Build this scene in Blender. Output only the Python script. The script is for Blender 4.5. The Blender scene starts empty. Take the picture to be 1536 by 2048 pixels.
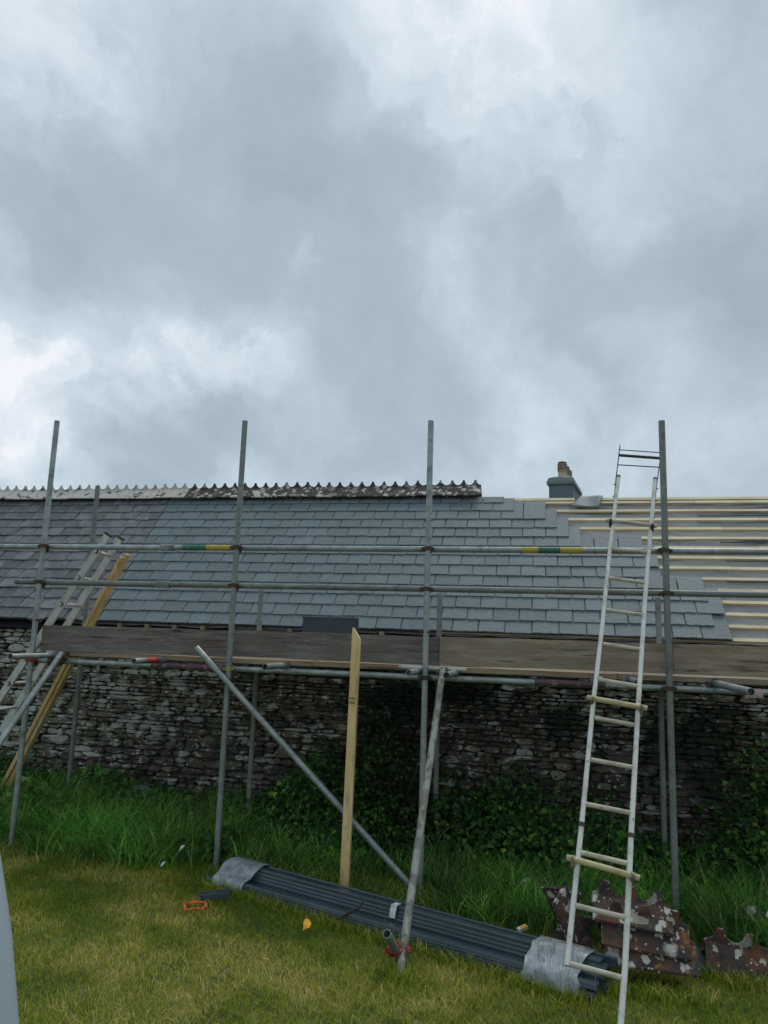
import bpy, math, random
import numpy as np
from mathutils import Vector, Matrix

random.seed(7); rng = np.random.default_rng(11)
SC = bpy.context.scene; COL = SC.collection
EYE = 1.85                                  # camera height above the lawn

# ------------------------------------------------------------------ camera
yaw, pit, rol = math.radians(12.5), math.radians(9.5), math.radians(1.9)
f_ = Vector((-math.sin(yaw)*math.cos(pit), math.cos(yaw)*math.cos(pit), math.sin(pit)))
r0 = Vector((math.cos(yaw), math.sin(yaw), 0)); u0 = r0.cross(f_)
r_ = r0*math.cos(rol)+u0*math.sin(rol); u_ = -r0*math.sin(rol)+u0*math.cos(rol)
cam = bpy.data.cameras.new('camera'); camo = bpy.data.objects.new('camera', cam); COL.objects.link(camo)
cam.sensor_fit = 'VERTICAL'; cam.sensor_height = 24; cam.lens = 24*1497/2048
cam.clip_start = .05; cam.clip_end = 2000
M = Matrix((r_, u_, -f_)).transposed().to_4x4(); M.translation = Vector((0, 0, EYE)); camo.matrix_world = M
SC.camera = camo
def pixdir(x, y):
    return (r_*((x-768)/1497) - u_*((y-1024)/1497) + f_).normalized()

# ------------------------------------------------------------------ exposure, sun, sky
SC.view_settings.view_transform = 'Standard'; SC.view_settings.look = 'None'
SC.view_settings.exposure = 0.12; SC.view_settings.gamma = 1; SC.view_settings.use_curve_mapping = False
SUN_EL, SUN_AZ = math.radians(58), math.radians(25)     # high, a little to the right behind the barn
sun = bpy.data.lights.new('sun', 'SUN'); sun.energy = 1.5; sun.angle = math.radians(25); sun.color = (1, .97, .92)
suno = bpy.data.objects.new('sun', sun); COL.objects.link(suno)
sd = Vector((math.sin(SUN_AZ)*math.cos(SUN_EL), math.cos(SUN_AZ)*math.cos(SUN_EL), math.sin(SUN_EL)))
suno.rotation_euler = sd.to_track_quat('Z', 'Y').to_euler(); suno.location = (0, 0, 30)

W = bpy.data.worlds.new('World'); SC.world = W; W.use_nodes = True
nt = W.node_tree; nt.nodes.clear()
def N(tree, t, **k):
    n = tree.nodes.new(t)
    for a, b in k.items(): setattr(n, a, b)
    return n
def L(tree, a, b): tree.links.new(a, b)
def mathn(tree, op, a, b=None, c=None, clamp=False):
    n = N(tree, 'ShaderNodeMath', operation=op, use_clamp=clamp)
    for i, v in enumerate((a, b, c)):
        if v is None: continue
        if isinstance(v, (int, float)): n.inputs[i].default_value = v
        else: L(tree, v, n.inputs[i])
    return n.outputs[0]
def vmath(tree, op, a, b=None):
    n = N(tree, 'ShaderNodeVectorMath', operation=op)
    for i, v in enumerate((a, b)):
        if v is None: continue
        if isinstance(v, (tuple, list, Vector)): n.inputs[i].default_value = tuple(v)
        else: L(tree, v, n.inputs[i])
    return n.outputs['Value'] if op in ('DOT_PRODUCT', 'LENGTH') else n.outputs[0]
sky = N(nt, 'ShaderNodeTexSky', sky_type='NISHITA', sun_disc=False)
sky.sun_elevation = SUN_EL; sky.sun_rotation = SUN_AZ
bg1 = N(nt, 'ShaderNodeBackground'); bg1.inputs[1].default_value = .08; L(nt, sky.outputs[0], bg1.inputs[0])
tc = N(nt, 'ShaderNodeTexCoord'); D = vmath(nt, 'NORMALIZE', tc.outputs['Generated'])
def wnoise(vec, scale, det, rough=.5, dist=0.0):
    n = N(nt, 'ShaderNodeTexNoise'); n.inputs['Scale'].default_value = scale; n.inputs['Detail'].default_value = det
    n.inputs['Roughness'].default_value = rough; n.inputs['Distortion'].default_value = dist; L(nt, vec, n.inputs['Vector']); return n
# cloud layer seen in perspective: stretch towards the horizon
sep = N(nt, 'ShaderNodeSeparateXYZ'); L(nt, D, sep.inputs[0])
zz = mathn(nt, 'ADD', mathn(nt, 'MAXIMUM', sep.outputs[2], 0.0), .32)
cmb = N(nt, 'ShaderNodeCombineXYZ'); L(nt, mathn(nt, 'DIVIDE', sep.outputs[0], zz), cmb.inputs[0]); L(nt, mathn(nt, 'DIVIDE', sep.outputs[1], zz), cmb.inputs[1])
mp = N(nt, 'ShaderNodeMapping'); mp.inputs['Rotation'].default_value = (0, 0, math.radians(66)); mp.inputs['Scale'].default_value = (1.0, .45, 1); L(nt, cmb.outputs[0], mp.inputs[0])
warp = wnoise(D, 3.4, 9, .60)
wv = vmath(nt, 'SUBTRACT', warp.outputs['Color'], (.5, .5, .5))
sc1 = N(nt, 'ShaderNodeVectorMath', operation='SCALE'); L(nt, wv, sc1.inputs[0]); sc1.inputs['Scale'].default_value = .42
Dw = vmath(nt, 'ADD', D, sc1.outputs[0])
Dw = vmath(nt, 'NORMALIZE', Dw)
# broad light and dark cloud masses: (photo x, photo y, radius px, amount)
masses = [(940, 0, 250, .22), (1090, 150, 200, .04), (120, -20, 220, .20), (600, -40, 260, .12), (20, 140, 200, .10),
          (360, 190, 230, -.10), (620, 340, 280, -.22), (880, 420, 230, -.12), (1230, 480, 260, -.26), (1460, 540, 220, -.26), (1460, 90, 170, -.16),
          (60, 290, 170, -.16), (150, 430, 200, -.12), (20, 570, 150, .12), (190, 700, 190, .32), (440, 690, 130, .24), (570, 505, 80, .16),
          (350, 300, 130, .12), (1250, 280, 190, .16), (1420, 400, 120, .12), (330, 880, 170, -.32), (760, 830, 260, -.22), (1010, 870, 140, .22),
          (1370, 630, 110, .18), (1500, 740, 150, .16), (760, 600, 150, .04), (1180, 720, 220, -.08), (60, 830, 130, .12), (900, 750, 150, -.08)]
acc = None
for (px, py, rad, amt) in masses:
    c = pixdir(px, py); d = vmath(nt, 'DISTANCE', Dw, tuple(c)) if False else None
    n = N(nt, 'ShaderNodeVectorMath', operation='DISTANCE'); L(nt, Dw, n.inputs[0]); n.inputs[1].default_value = tuple(c)
    mr = N(nt, 'ShaderNodeMapRange', interpolation_type='SMOOTHERSTEP'); L(nt, n.outputs['Value'], mr.inputs[0])
    mr.inputs[1].default_value = rad/1497*1.45; mr.inputs[2].default_value = 0; mr.inputs[3].default_value = 0; mr.inputs[4].default_value = amt
    acc = mr.outputs[0] if acc is None else mathn(nt, 'ADD', acc, mr.outputs[0])
n1 = wnoise(mp.outputs[0], 3.0, 9, .58, .6); n2 = wnoise(Dw, 6.0, 10, .60, .5); n3 = wnoise(D, 3.4, 6, .55, .3)
v = mathn(nt, 'MULTIPLY_ADD', mathn(nt, 'SUBTRACT', n1.outputs['Fac'], .5), .80, .46)
v = mathn(nt, 'MULTIPLY_ADD', mathn(nt, 'SUBTRACT', n3.outputs['Fac'], .5), .62, v)
# crisp small puffs only where it is bright
det = mathn(nt, 'MULTIPLY', mathn(nt, 'SUBTRACT', n2.outputs['Fac'], .5), mathn(nt, 'MULTIPLY_ADD', mathn(nt, 'MAXIMUM', acc, 0.0), 2.2, .62))
v = mathn(nt, 'ADD', v, det); v = mathn(nt, 'ADD', v, acc)
cr = N(nt, 'ShaderNodeValToRGB'); L(nt, v, cr.inputs[0]); e = cr.color_ramp.elements
e[0].position = .02; e[0].color = (.345, .41, .48, 1); e[1].position = 1.0; e[1].color = (.86, .89, .93, 1)
for p, c in ((.28, (.395, .485, .55)), (.46, (.475, .575, .635)), (.66, (.595, .69, .755)), (.84, (.73, .79, .86))):
    x = e.new(p); x.color = (*c, 1)
bg2 = N(nt, 'ShaderNodeBackground'); bg2.inputs[1].default_value = 1.0; L(nt, cr.outputs[0], bg2.inputs[0])
mx = N(nt, 'ShaderNodeMixShader'); mx.inputs[0].default_value = .93; L(nt, bg1.outputs[0], mx.inputs[1]); L(nt, bg2.outputs[0], mx.inputs[2])
wo = N(nt, 'ShaderNodeOutputWorld'); L(nt, mx.outputs[0], wo.inputs[0])

# ------------------------------------------------------------------ materials
MATS = {}
def mat(name, base, layers=(), rough=.8, metal=0., bump=(), rand=0., attr=False, world=False, spec=.5, hue=None):
    m = bpy.data.materials.new(name); m.use_nodes = True; t = m.node_tree; b = t.nodes['Principled BSDF']
    b.inputs['Roughness'].default_value = rough; b.inputs['Metallic'].default_value = metal; b.inputs['Specular IOR Level'].default_value = spec
    oi = N(t, 'ShaderNodeObjectInfo')
    if world:
        vec = N(t, 'ShaderNodeNewGeometry').outputs['Position']
    else:
        vec = N(t, 'ShaderNodeTexCoord').outputs['Object']
        o = N(t, 'ShaderNodeVectorMath', operation='SCALE'); o.inputs[0].default_value = (37, 53, 71); L(t, oi.outputs['Random'], o.inputs['Scale'])
        vec = vmath(t, 'ADD', vec, o.outputs[0])
    def tex(kind, s, det, st, rg=.55, dist=0., wob=1.1):
        mp = N(t, 'ShaderNodeMapping'); mp.inputs['Scale'].default_value = st; L(t, vec, mp.inputs[0])
        if kind == 'vor':
            n = N(t, 'ShaderNodeTexVoronoi'); n.inputs['Scale'].default_value = s
            wn = N(t, 'ShaderNodeTexNoise'); wn.inputs['Scale'].default_value = s*2.5; wn.inputs['Detail'].default_value = 4; L(t, mp.outputs[0], wn.inputs[0])
            sc = N(t, 'ShaderNodeVectorMath', operation='SCALE'); L(t, vmath(t, 'SUBTRACT', wn.outputs['Color'], (.5,)*3), sc.inputs[0]); sc.inputs['Scale'].default_value = wob/s
            L(t, vmath(t, 'ADD', mp.outputs[0], sc.outputs[0]), n.inputs['Vector']); return mathn(t, 'SUBTRACT', 1.0, n.outputs['Distance'])
        n = N(t, 'ShaderNodeTexNoise'); n.inputs['Scale'].default_value = s; n.inputs['Detail'].default_value = det
        n.inputs['Roughness'].default_value = rg; n.inputs['Distortion'].default_value = dist; L(t, mp.outputs[0], n.inputs[0]); return n.outputs['Fac']
    cur = N(t, 'ShaderNodeRGB'); cur.outputs[0].default_value = (*base, 1); cur = cur.outputs[0]
    if attr:
        a = N(t, 'ShaderNodeAttribute', attribute_name='col')
        mm = N(t, 'ShaderNodeMix', data_type='RGBA', blend_type='MULTIPLY'); mm.inputs[0].default_value = 1; L(t, cur, mm.inputs[6]); L(t, a.outputs['Color'], mm.inputs[7]); cur = mm.outputs[2]
    for ly in layers:
        c, s, lo, hi = ly['c'], ly['s'], ly['lo'], ly['hi']
        fac = tex(ly.get('k', 'noise'), s, ly.get('det', 5), ly.get('st', (1, 1, 1)), ly.get('rg', .55), ly.get('dist', 0.), ly.get('wob', 1.1))
        if 'blob' in ly:      # restrict to an area of the world
            tot = None
            for (cc, rr) in ly['blob']:
                q = vmath(t, 'DIVIDE', vmath(t, 'SUBTRACT', N(t, 'ShaderNodeNewGeometry').outputs['Position'], cc), rr)
                ln = vmath(t, 'LENGTH', q)
                z = N(t, 'ShaderNodeMapRange', interpolation_type='SMOOTHSTEP'); L(t, ln, z.inputs[0]); z.inputs[1].default_value = 1.2; z.inputs[2].default_value = .2; z.inputs[3].default_value = 0; z.inputs[4].default_value = ly.get('bamt', .35)
                tot = z.outputs[0] if tot is None else mathn(t, 'MAXIMUM', tot, z.outputs[0])
            fac = mathn(t, 'ADD', fac, tot)
        mr = N(t, 'ShaderNodeMapRange', interpolation_type='SMOOTHSTEP'); L(t, fac, mr.inputs[0]); mr.inputs[1].default_value = lo; mr.inputs[2].default_value = hi
        mr.inputs[3].default_value = 0; mr.inputs[4].default_value = ly.get('a', 1.)
        mm = N(t, 'ShaderNodeMix', data_type='RGBA'); L(t, mr.outputs[0], mm.inputs[0]); L(t, cur, mm.inputs[6]); mm.inputs[7].default_value = (*c, 1); cur = mm.outputs[2]
    if rand:
        mr = N(t, 'ShaderNodeMapRange'); L(t, oi.outputs['Random'], mr.inputs[0]); mr.inputs[3].default_value = 1-rand; mr.inputs[4].default_value = 1+rand
        sc = N(t, 'ShaderNodeVectorMath', operation='SCALE'); L(t, cur, sc.inputs[0]); L(t, mr.outputs[0], sc.inputs['Scale']); cur = sc.outputs[0]
    L(t, cur, b.inputs['Base Color'])
    h = None
    for (s, amt, st, kind) in bump:
        x = mathn(t, 'MULTIPLY', tex(kind, s, 5, st), amt); h = x if h is None else mathn(t, 'ADD', h, x)
    if h is not None:
        bn = N(t, 'ShaderNodeBump'); bn.inputs['Strength'].default_value = 1; bn.inputs['Distance'].default_value = 1; L(t, h, bn.inputs['Height']); L(t, bn.outputs[0], b.inputs['Normal'])
    MATS[name] = m; return m
I3 = (1, 1, 1)
mat('new_slate', (.122, .156, .170), [dict(c=(.150, .186, .200), s=9, lo=.42, hi=.7, a=.6), dict(c=(.090, .120, .130), s=28, lo=.5, hi=.75, st=(.5, 1.4, 1), a=.5), dict(c=(.20, .24, .25), s=60, lo=.66, hi=.8, a=.35, st=(.35, 1.5, 1))],
    rough=.62, rand=.11, spec=.4, bump=[(14, .004, (1, 2.2, 1), 'noise'), (70, .0008, (.6, 1.6, 1), 'noise')])
mat('old_slate', (.095, .104, .114), [dict(c=(.150, .158, .168), s=7, lo=.4, hi=.66, a=.8), dict(c=(.070, .074, .084), s=18, lo=.5, hi=.75, a=.6), dict(c=(.32, .32, .31), s=15, lo=.56, hi=.70, a=.6, det=8, rg=.7), dict(c=(.115, .098, .104), s=4, lo=.5, hi=.7, a=.6)],
    rough=.6, rand=.30, bump=[(16, .005, (1, 1.6, 1), 'noise'), (80, .0012, I3, 'noise')])
mat('ridge_lichen', (.060, .050, .050), [dict(c=(.13, .085, .07), s=9, lo=.5, hi=.75, a=.7), dict(c=(.30, .27, .25), s=12, lo=.54, hi=.60, det=7, a=.7), dict(c=(.47, .45, .41), s=11, lo=.66, hi=.71, k='vor'), dict(c=(.50, .47, .43), s=4.5, lo=.60, hi=.64, det=6, dist=.6), dict(c=(.05, .045, .045), s=40, lo=.6, hi=.7, a=.5)],
    rough=.9, bump=[(30, .004, I3, 'noise')])
mat('ridge_pale', (.50, .475, .44), [dict(c=(.36, .33, .31), s=14, lo=.5, hi=.7, a=.7), dict(c=(.075, .06, .058), s=9, lo=.56, hi=.62, det=7, dist=.7), dict(c=(.10, .08, .07), s=3.5, lo=.62, hi=.72)],
    rough=.9, bump=[(30, .004, I3, 'noise')])
mat('rust_tile', (.070, .046, .038), [dict(c=(.170, .062, .030), s=7, lo=.48, hi=.62, a=.85, det=7), dict(c=(.030, .026, .025), s=9, lo=.49, hi=.60, a=.85, det=7), dict(c=(.33, .16, .03), s=15, lo=.64, hi=.7, a=.8), dict(c=(.34, .32, .28), s=7, lo=.66, hi=.74, k='vor', wob=.6, a=.85), dict(c=(.50, .48, .43), s=11, lo=.70, hi=.76, k='vor', wob=.6), dict(c=(.50, .49, .45), s=26, lo=.80, hi=.85, k='vor', wob=.5), dict(c=(.16, .14, .12), s=38, lo=.56, hi=.66, a=.6, det=7, rg=.7)],
    rough=.9, rand=.12, bump=[(22, .010, I3, 'noise'), (70, .003, I3, 'noise')])
mat('membrane', (.37, .37, .37), [dict(c=(.27, .27, .275), s=2.5, lo=.4, hi=.65, st=(.3, 1, 1)), dict(c=(.42, .41, .42), s=22, lo=.55, hi=.75, a=.5)], rough=.65, bump=[(5, .012, (.35, 1.4, 1.4), 'noise'), (60, .0015, I3, 'noise')])
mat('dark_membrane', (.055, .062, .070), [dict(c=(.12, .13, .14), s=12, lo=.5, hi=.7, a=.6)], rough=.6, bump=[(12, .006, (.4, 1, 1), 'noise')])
mat('batten', (.60, .50, .31), [dict(c=(.68, .60, .42), s=3, lo=.4, hi=.65), dict(c=(.44, .32, .16), s=22, lo=.52, hi=.7, st=(.12, 2, 2), a=.6), dict(c=(.20, .12, .06), s=9, lo=.70, hi=.74, a=.8), dict(c=(.42, .34, .22), s=1.2, lo=.55, hi=.7, a=.5)],
    rough=.75, rand=.12, bump=[(60, .0008, (.1, 1, 1), 'noise')])
mat('pine_plank', (.60, .415, .175), [dict(c=(.70, .51, .26), s=4, lo=.4, hi=.65, st=(1, 1, .5)), dict(c=(.37, .24, .10), s=26, lo=.5, hi=.68, st=(1, 1, .10), dist=.8, a=.7), dict(c=(.20, .11, .05), s=7, lo=.70, hi=.75, a=.7), dict(c=(.33, .25, .15), s=3, lo=.58, hi=.72, a=.5)],
    rough=.7, rand=.08, bump=[(50, .001, (1, 1, .1), 'noise')])
mat('toe_dark', (.145, .122, .104), [dict(c=(.20, .185, .17), s=12, lo=.42, hi=.64, st=(.26, 1, 2.0), det=10, rg=.68), dict(c=(.022, .018, .017), s=16, lo=.52, hi=.68, st=(.14, 1, 2.5), det=8, rg=.7), dict(c=(.10, .05, .035), s=2, lo=.56, hi=.7, a=.6, st=(.5, 1, 1)), dict(c=(.27, .26, .24), s=40, lo=.62, hi=.74, a=.6, st=(.25, 1, 1))],
    rough=.85, rand=.12, bump=[(22, .004, (.10, 1, 2), 'noise'), (80, .002, (.2, 1, 1), 'noise')])
mat('toe_brown', (.25, .19, .135), [dict(c=(.34, .27, .20), s=9, lo=.44, hi=.62, st=(.26, 1, 1.8), det=8, rg=.68), dict(c=(.050, .034, .025), s=14, lo=.53, hi=.70, st=(.16, 1, 2.5), det=8, rg=.7), dict(c=(.09, .04, .025), s=2, lo=.58, hi=.72, a=.7, st=(.5, 1, 1)), dict(c=(.33, .30, .27), s=40, lo=.62, hi=.74, a=.5, st=(.25, 1, 1))],
    rough=.85, rand=.10, bump=[(22, .004, (.10, 1, 2), 'noise'), (80, .002, (.2, 1, 1), 'noise')])
mat('board_edge', (.27, .195, .13), [dict(c=(.36, .28, .19), s=5, lo=.45, hi=.65, st=(.2, 1, 1)), dict(c=(.12, .08, .055), s=8, lo=.55, hi=.7, st=(.2, 1, 3))], rough=.85, rand=.2, bump=[(30, .002, (.15, 1, 1), 'noise')])
mat('galvanised', (.28, .315, .31), [dict(c=(.40, .43, .43), s=9, lo=.42, hi=.65, a=.8), dict(c=(.19, .215, .21), s=16, lo=.52, hi=.68, a=.75), dict(c=(.15, .12, .09), s=6, lo=.56, hi=.68, a=.7, det=8, rg=.7), dict(c=(.5, .52, .52), s=70, lo=.62, hi=.7, a=.5), dict(c=(.52, .52, .49), s=18, lo=.66, hi=.71, a=.7, det=8, rg=.7)],
    rough=.5, metal=.45, rand=.10, bump=[(90, .0008, I3, 'noise')])
mat('galvanised_dull', (.185, .205, .195), [dict(c=(.26, .28, .265), s=7, lo=.42, hi=.65, a=.8), dict(c=(.10, .11, .10), s=14, lo=.52, hi=.68, a=.7), dict(c=(.13, .105, .07), s=4, lo=.58, hi=.74, a=.6)],
    rough=.6, metal=.3, rand=.14, bump=[(80, .001, I3, 'noise')])
mat('splashed_tube', (.19, .19, .165), [dict(c=(.36, .36, .325), s=14, lo=.40, hi=.58, a=.9, st=(1, 1, .6)), dict(c=(.10, .09, .075), s=26, lo=.54, hi=.64, a=.8, st=(1, 1, .35))], rough=.75, metal=.1, bump=[(60, .002, I3, 'noise')])
mat('green_paint', (.028, .145, .10), [dict(c=(.30, .36, .34), s=30, lo=.62, hi=.68, a=.7)], rough=.5)
mat('yellow_paint', (.42, .33, .045), [dict(c=(.26, .26, .20), s=30, lo=.60, hi=.68, a=.7)], rough=.5)
mat('maroon_paint', (.095, .045, .060), [dict(c=(.25, .22, .23), s=22, lo=.54, hi=.62, a=.75)], rough=.55)
mat('red_paint', (.36, .035, .022), [dict(c=(.15, .05, .04), s=22, lo=.56, hi=.66, a=.75)], rough=.6)
mat('rust', (.085, .058, .042), [dict(c=(.06, .045, .04), s=30, lo=.45, hi=.65), dict(c=(.22, .13, .07), s=60, lo=.6, hi=.7, a=.7)], rough=.85, metal=.1, bump=[(80, .002, I3, 'noise')])
mat('brass_coupler', (.36, .30, .13), [dict(c=(.12, .10, .06), s=40, lo=.5, hi=.65)], rough=.5, metal=.4)
mat('pink_sleeve', (.42, .30, .27), [dict(c=(.16, .07, .04), s=25, lo=.5, hi=.62)], rough=.7)
mat('red_coupler', (.24, .035, .03), [dict(c=(.09, .035, .03), s=40, lo=.5, hi=.65)], rough=.6)
mat('socket_shade', (.02, .02, .02), rough=.9)
mat('alu_pale', (.52, .53, .50), [dict(c=(.38, .385, .36), s=14, lo=.45, hi=.65, st=(1, 1, .5)), dict(c=(.16, .14, .11), s=30, lo=.64, hi=.72, a=.8), dict(c=(.62, .62, .60), s=8, lo=.6, hi=.75, a=.6)], rough=.5, metal=.15, bump=[(60, .001, I3, 'noise')])
mat('pole_white', (.66, .65, .61), [dict(c=(.50, .48, .43), s=16, lo=.45, hi=.66, st=(1, 1, .35)), dict(c=(.22, .19, .15), s=34, lo=.62, hi=.70, a=.8, st=(1, 1, .3)), dict(c=(.75, .75, .73), s=7, lo=.58, hi=.72, a=.6)], rough=.6, bump=[(60, .001, (1, 1, .3), 'noise')])
mat('rung_cream', (.52, .48, .385), [dict(c=(.36, .32, .24), s=20, lo=.45, hi=.66, st=(.35, 1, 1)), dict(c=(.20, .16, .10), s=40, lo=.62, hi=.70, a=.8)], rough=.75, bump=[(60, .001, (.3, 1, 1), 'noise')])
mat('crossbar_cream', (.50, .425, .245), [dict(c=(.34, .27, .14), s=18, lo=.48, hi=.68, st=(.35, 1, 1)), dict(c=(.12, .10, .07), s=25, lo=.62, hi=.70, a=.8)], rough=.7, rand=.15, bump=[(60, .001, (.3, 1, 1), 'noise')])
mat('rung_dirty', (.16, .14, .10), [dict(c=(.34, .30, .19), s=30, lo=.5, hi=.6)], rough=.8)
mat('hook_metal', (.045, .055, .065), rough=.5, metal=.3)
mat('gutter_plastic', (.034, .054, .068), [dict(c=(.050, .074, .090), s=3, lo=.45, hi=.65), dict(c=(.16, .18, .19), s=90, lo=.66, hi=.74, a=.30)], rough=.30)
mat('film_wrap', (.36, .39, .41), [dict(c=(.15, .17, .19), s=30, lo=.46, hi=.66, st=(3.0, .5, .5), det=7, rg=.7, a=.8), dict(c=(.60, .62, .65), s=34, lo=.56, hi=.7, st=(3.0, .4, .4), det=7, rg=.7, a=.8)], rough=.3, bump=[(30, .0035, (2.6, .35, .5), 'noise')])
t = MATS['film_wrap'].node_tree; tn = N(t, 'ShaderNodeTexNoise'); tn.inputs['Scale'].default_value = 14; tn.inputs['Detail'].default_value = 6; L(t, N(t, 'ShaderNodeTexCoord').outputs['Object'], tn.inputs[0])
am = N(t, 'ShaderNodeMapRange'); L(t, tn.outputs['Fac'], am.inputs[0]); am.inputs[1].default_value = .38; am.inputs[2].default_value = .58; am.inputs[3].default_value = .62; am.inputs[4].default_value = 1.0; L(t, am.outputs[0], t.nodes['Principled BSDF'].inputs['Alpha'])
mat('white_tape', (.62, .63, .64), [dict(c=(.4, .42, .44), s=40, lo=.5, hi=.7)], rough=.4)
mat('dark_sheet', (.042, .060, .072), [dict(c=(.075, .095, .108), s=6, lo=.5, hi=.7, a=.8), dict(c=(.15, .17, .18), s=9, lo=.62, hi=.75, a=.5, st=(1, 1, .6))], rough=.5, bump=[(10, .002, I3, 'noise')])
mat('lead_grey', (.11, .145, .16), [dict(c=(.15, .185, .20), s=9, lo=.5, hi=.7, a=.6)], rough=.55, bump=[(9, .006, I3, 'noise')])
mat('render_blue', (.125, .16, .195), [dict(c=(.16, .19, .22), s=1.5, lo=.45, hi=.65)], rough=.85)
mat('cap_green', (.17, .215, .215), [dict(c=(.24, .28, .27), s=2.5, lo=.5, hi=.7)], rough=.8)
mat('pot_buff', (.56, .47, .35), [dict(c=(.40, .33, .26), s=4, lo=.5, hi=.7)], rough=.8)
mat('pot_cap', (.36, .29, .24), rough=.8)
mat('far_wall', (.45, .44, .41), [dict(c=(.3, .3, .28), s=2, lo=.5, hi=.7)], rough=.9)
mat('gap_shade_black', (.012, .012, .013), rough=1)
mat('timber_raw', (.27, .20, .13), [dict(c=(.2, .14, .09), s=14, lo=.5, hi=.7)], rough=.85, rand=.2)
mat('post_grey', (.30, .36, .40), [dict(c=(.26, .31, .35), s=3, lo=.45, hi=.65)], rough=.32)
mat('orange_plastic', (.72, .12, .02), [dict(c=(.45, .07, .02), s=20, lo=.5, hi=.65)], rough=.5)
mat('yellow_plastic', (.85, .42, .01), [dict(c=(.6, .27, .01), s=30, lo=.5, hi=.65)], rough=.5)
mat('white_scrap', (.75, .77, .78), [dict(c=(.5, .52, .52), s=20, lo=.5, hi=.7)], rough=.5)
mat('grey_slab', (.075, .090, .10), [dict(c=(.12, .135, .14), s=8, lo=.5, hi=.7), dict(c=(.05, .07, .05), s=5, lo=.55, hi=.7, a=.6)], rough=.65, bump=[(12, .005, I3, 'noise')])
mat('bark', (.05, .035, .025), rough=.9, bump=[(40, .004, I3, 'noise')])
mat('ink', (.05, .045, .04), rough=.8)
moss_blobs = [((-1.45, 7.3, 1.25), (.62, .8, .75)), ((-.75, 7.3, 1.45), (.75, .8, .35)), ((.18, 7.3, 1.10), (.35, .8, .35)), ((-2.9, 7.3, 1.48), (.25, .8, .2)), ((1.25, 7.3, .95), (.8, .8, .75))]
dark_blobs = [((1.15, 7.3, .85), (.75, .8, .9)), ((-3.2, 7.3, .55), (2.2, .8, .45)), ((-1.3, 7.3, .9), (1.0, .8, .9)), ((-.3, 7.3, 1.6), (1.6, .8, .22)), ((.5, 7.3, .5), (1.4, .8, .6))]
pale_blobs = [((-5.6, 7.3, 1.3), (1.9, .8, 1.2)), ((-4.1, 7.3, 1.2), (1.2, .8, .7)), ((.3, 7.3, 1.35), (.8, .8, .25))]
mat('rubble_stone', (.094, .081, .061), [
    dict(c=(.14, .105, .068), s=7, lo=.46, hi=.64, a=.7),
    dict(c=(.050, .046, .042), s=13, lo=.5, hi=.66, a=.8),
    dict(c=(.22, .215, .18), s=22, lo=.53, hi=.65, a=.7, det=9, rg=.72, blob=pale_blobs, bamt=.09),
    dict(c=(.42, .43, .38), s=6.2, lo=.565, hi=.610, det=7, dist=.5, st=(.8, 1, 1.5), a=.9, blob=pale_blobs, bamt=.07),
    dict(c=(.48, .49, .45), s=16, lo=.76, hi=.80, k='vor', a=.9, st=(.8, 1, 1.3)), dict(c=(.030, .028, .025), s=9, lo=.56, hi=.66, a=.8, det=8, rg=.68, st=(.6, 1, 1.6)),
    dict(c=(.26, .13, .05), s=15, lo=.66, hi=.72, a=.5),
    dict(c=(.026, .025, .022), s=4.5, lo=.56, hi=.80, det=6, blob=dark_blobs, bamt=.14, a=.85),
    dict(c=(.020, .036, .018), s=6.5, lo=.62, hi=.78, det=7, rg=.65, blob=moss_blobs, bamt=.28, a=.92)],
    rough=.92, attr=True, world=True, bump=[(14, .016, (1, 1, 2), 'noise'), (60, .005, (1, 1, 1.5), 'noise')])
mat('mortar', (.078, .066, .050), [dict(c=(.10, .085, .062), s=10, lo=.5, hi=.65), dict(c=(.02, .03, .016), s=6, lo=.5, hi=.7, blob=moss_blobs, bamt=.3), dict(c=(.22, .22, .19), s=30, lo=.66, hi=.72, a=.8)],
    rough=.95, world=True, bump=[(30, .02, I3, 'noise')])
mat('foliage', (1, 1, 1), attr=True, rough=.6, spec=.35)
t = MATS['foliage'].node_tree; pb = t.nodes['Principled BSDF']; tl = N(t, 'ShaderNodeBsdfTranslucent'); sm_ = N(t, 'ShaderNodeMixShader'); sm_.inputs[0].default_value = .35
L(t, pb.inputs['Base Color'].links[0].from_socket, tl.inputs[0]); L(t, pb.outputs[0], sm_.inputs[1]); L(t, tl.outputs[0], sm_.inputs[2]); L(t, sm_.outputs[0], t.nodes['Material Output'].inputs[0])
mat('lawn_soil', (.085, .110, .020), [dict(c=(.150, .140, .040), s=1.6, lo=.42, hi=.66, det=6), dict(c=(.035, .050, .014), s=5, lo=.48, hi=.66, det=6), dict(c=(.03, .022, .014), s=30, lo=.56, hi=.7, a=.7)], rough=.95, world=True, bump=[(60, .012, I3, 'noise')])

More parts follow.
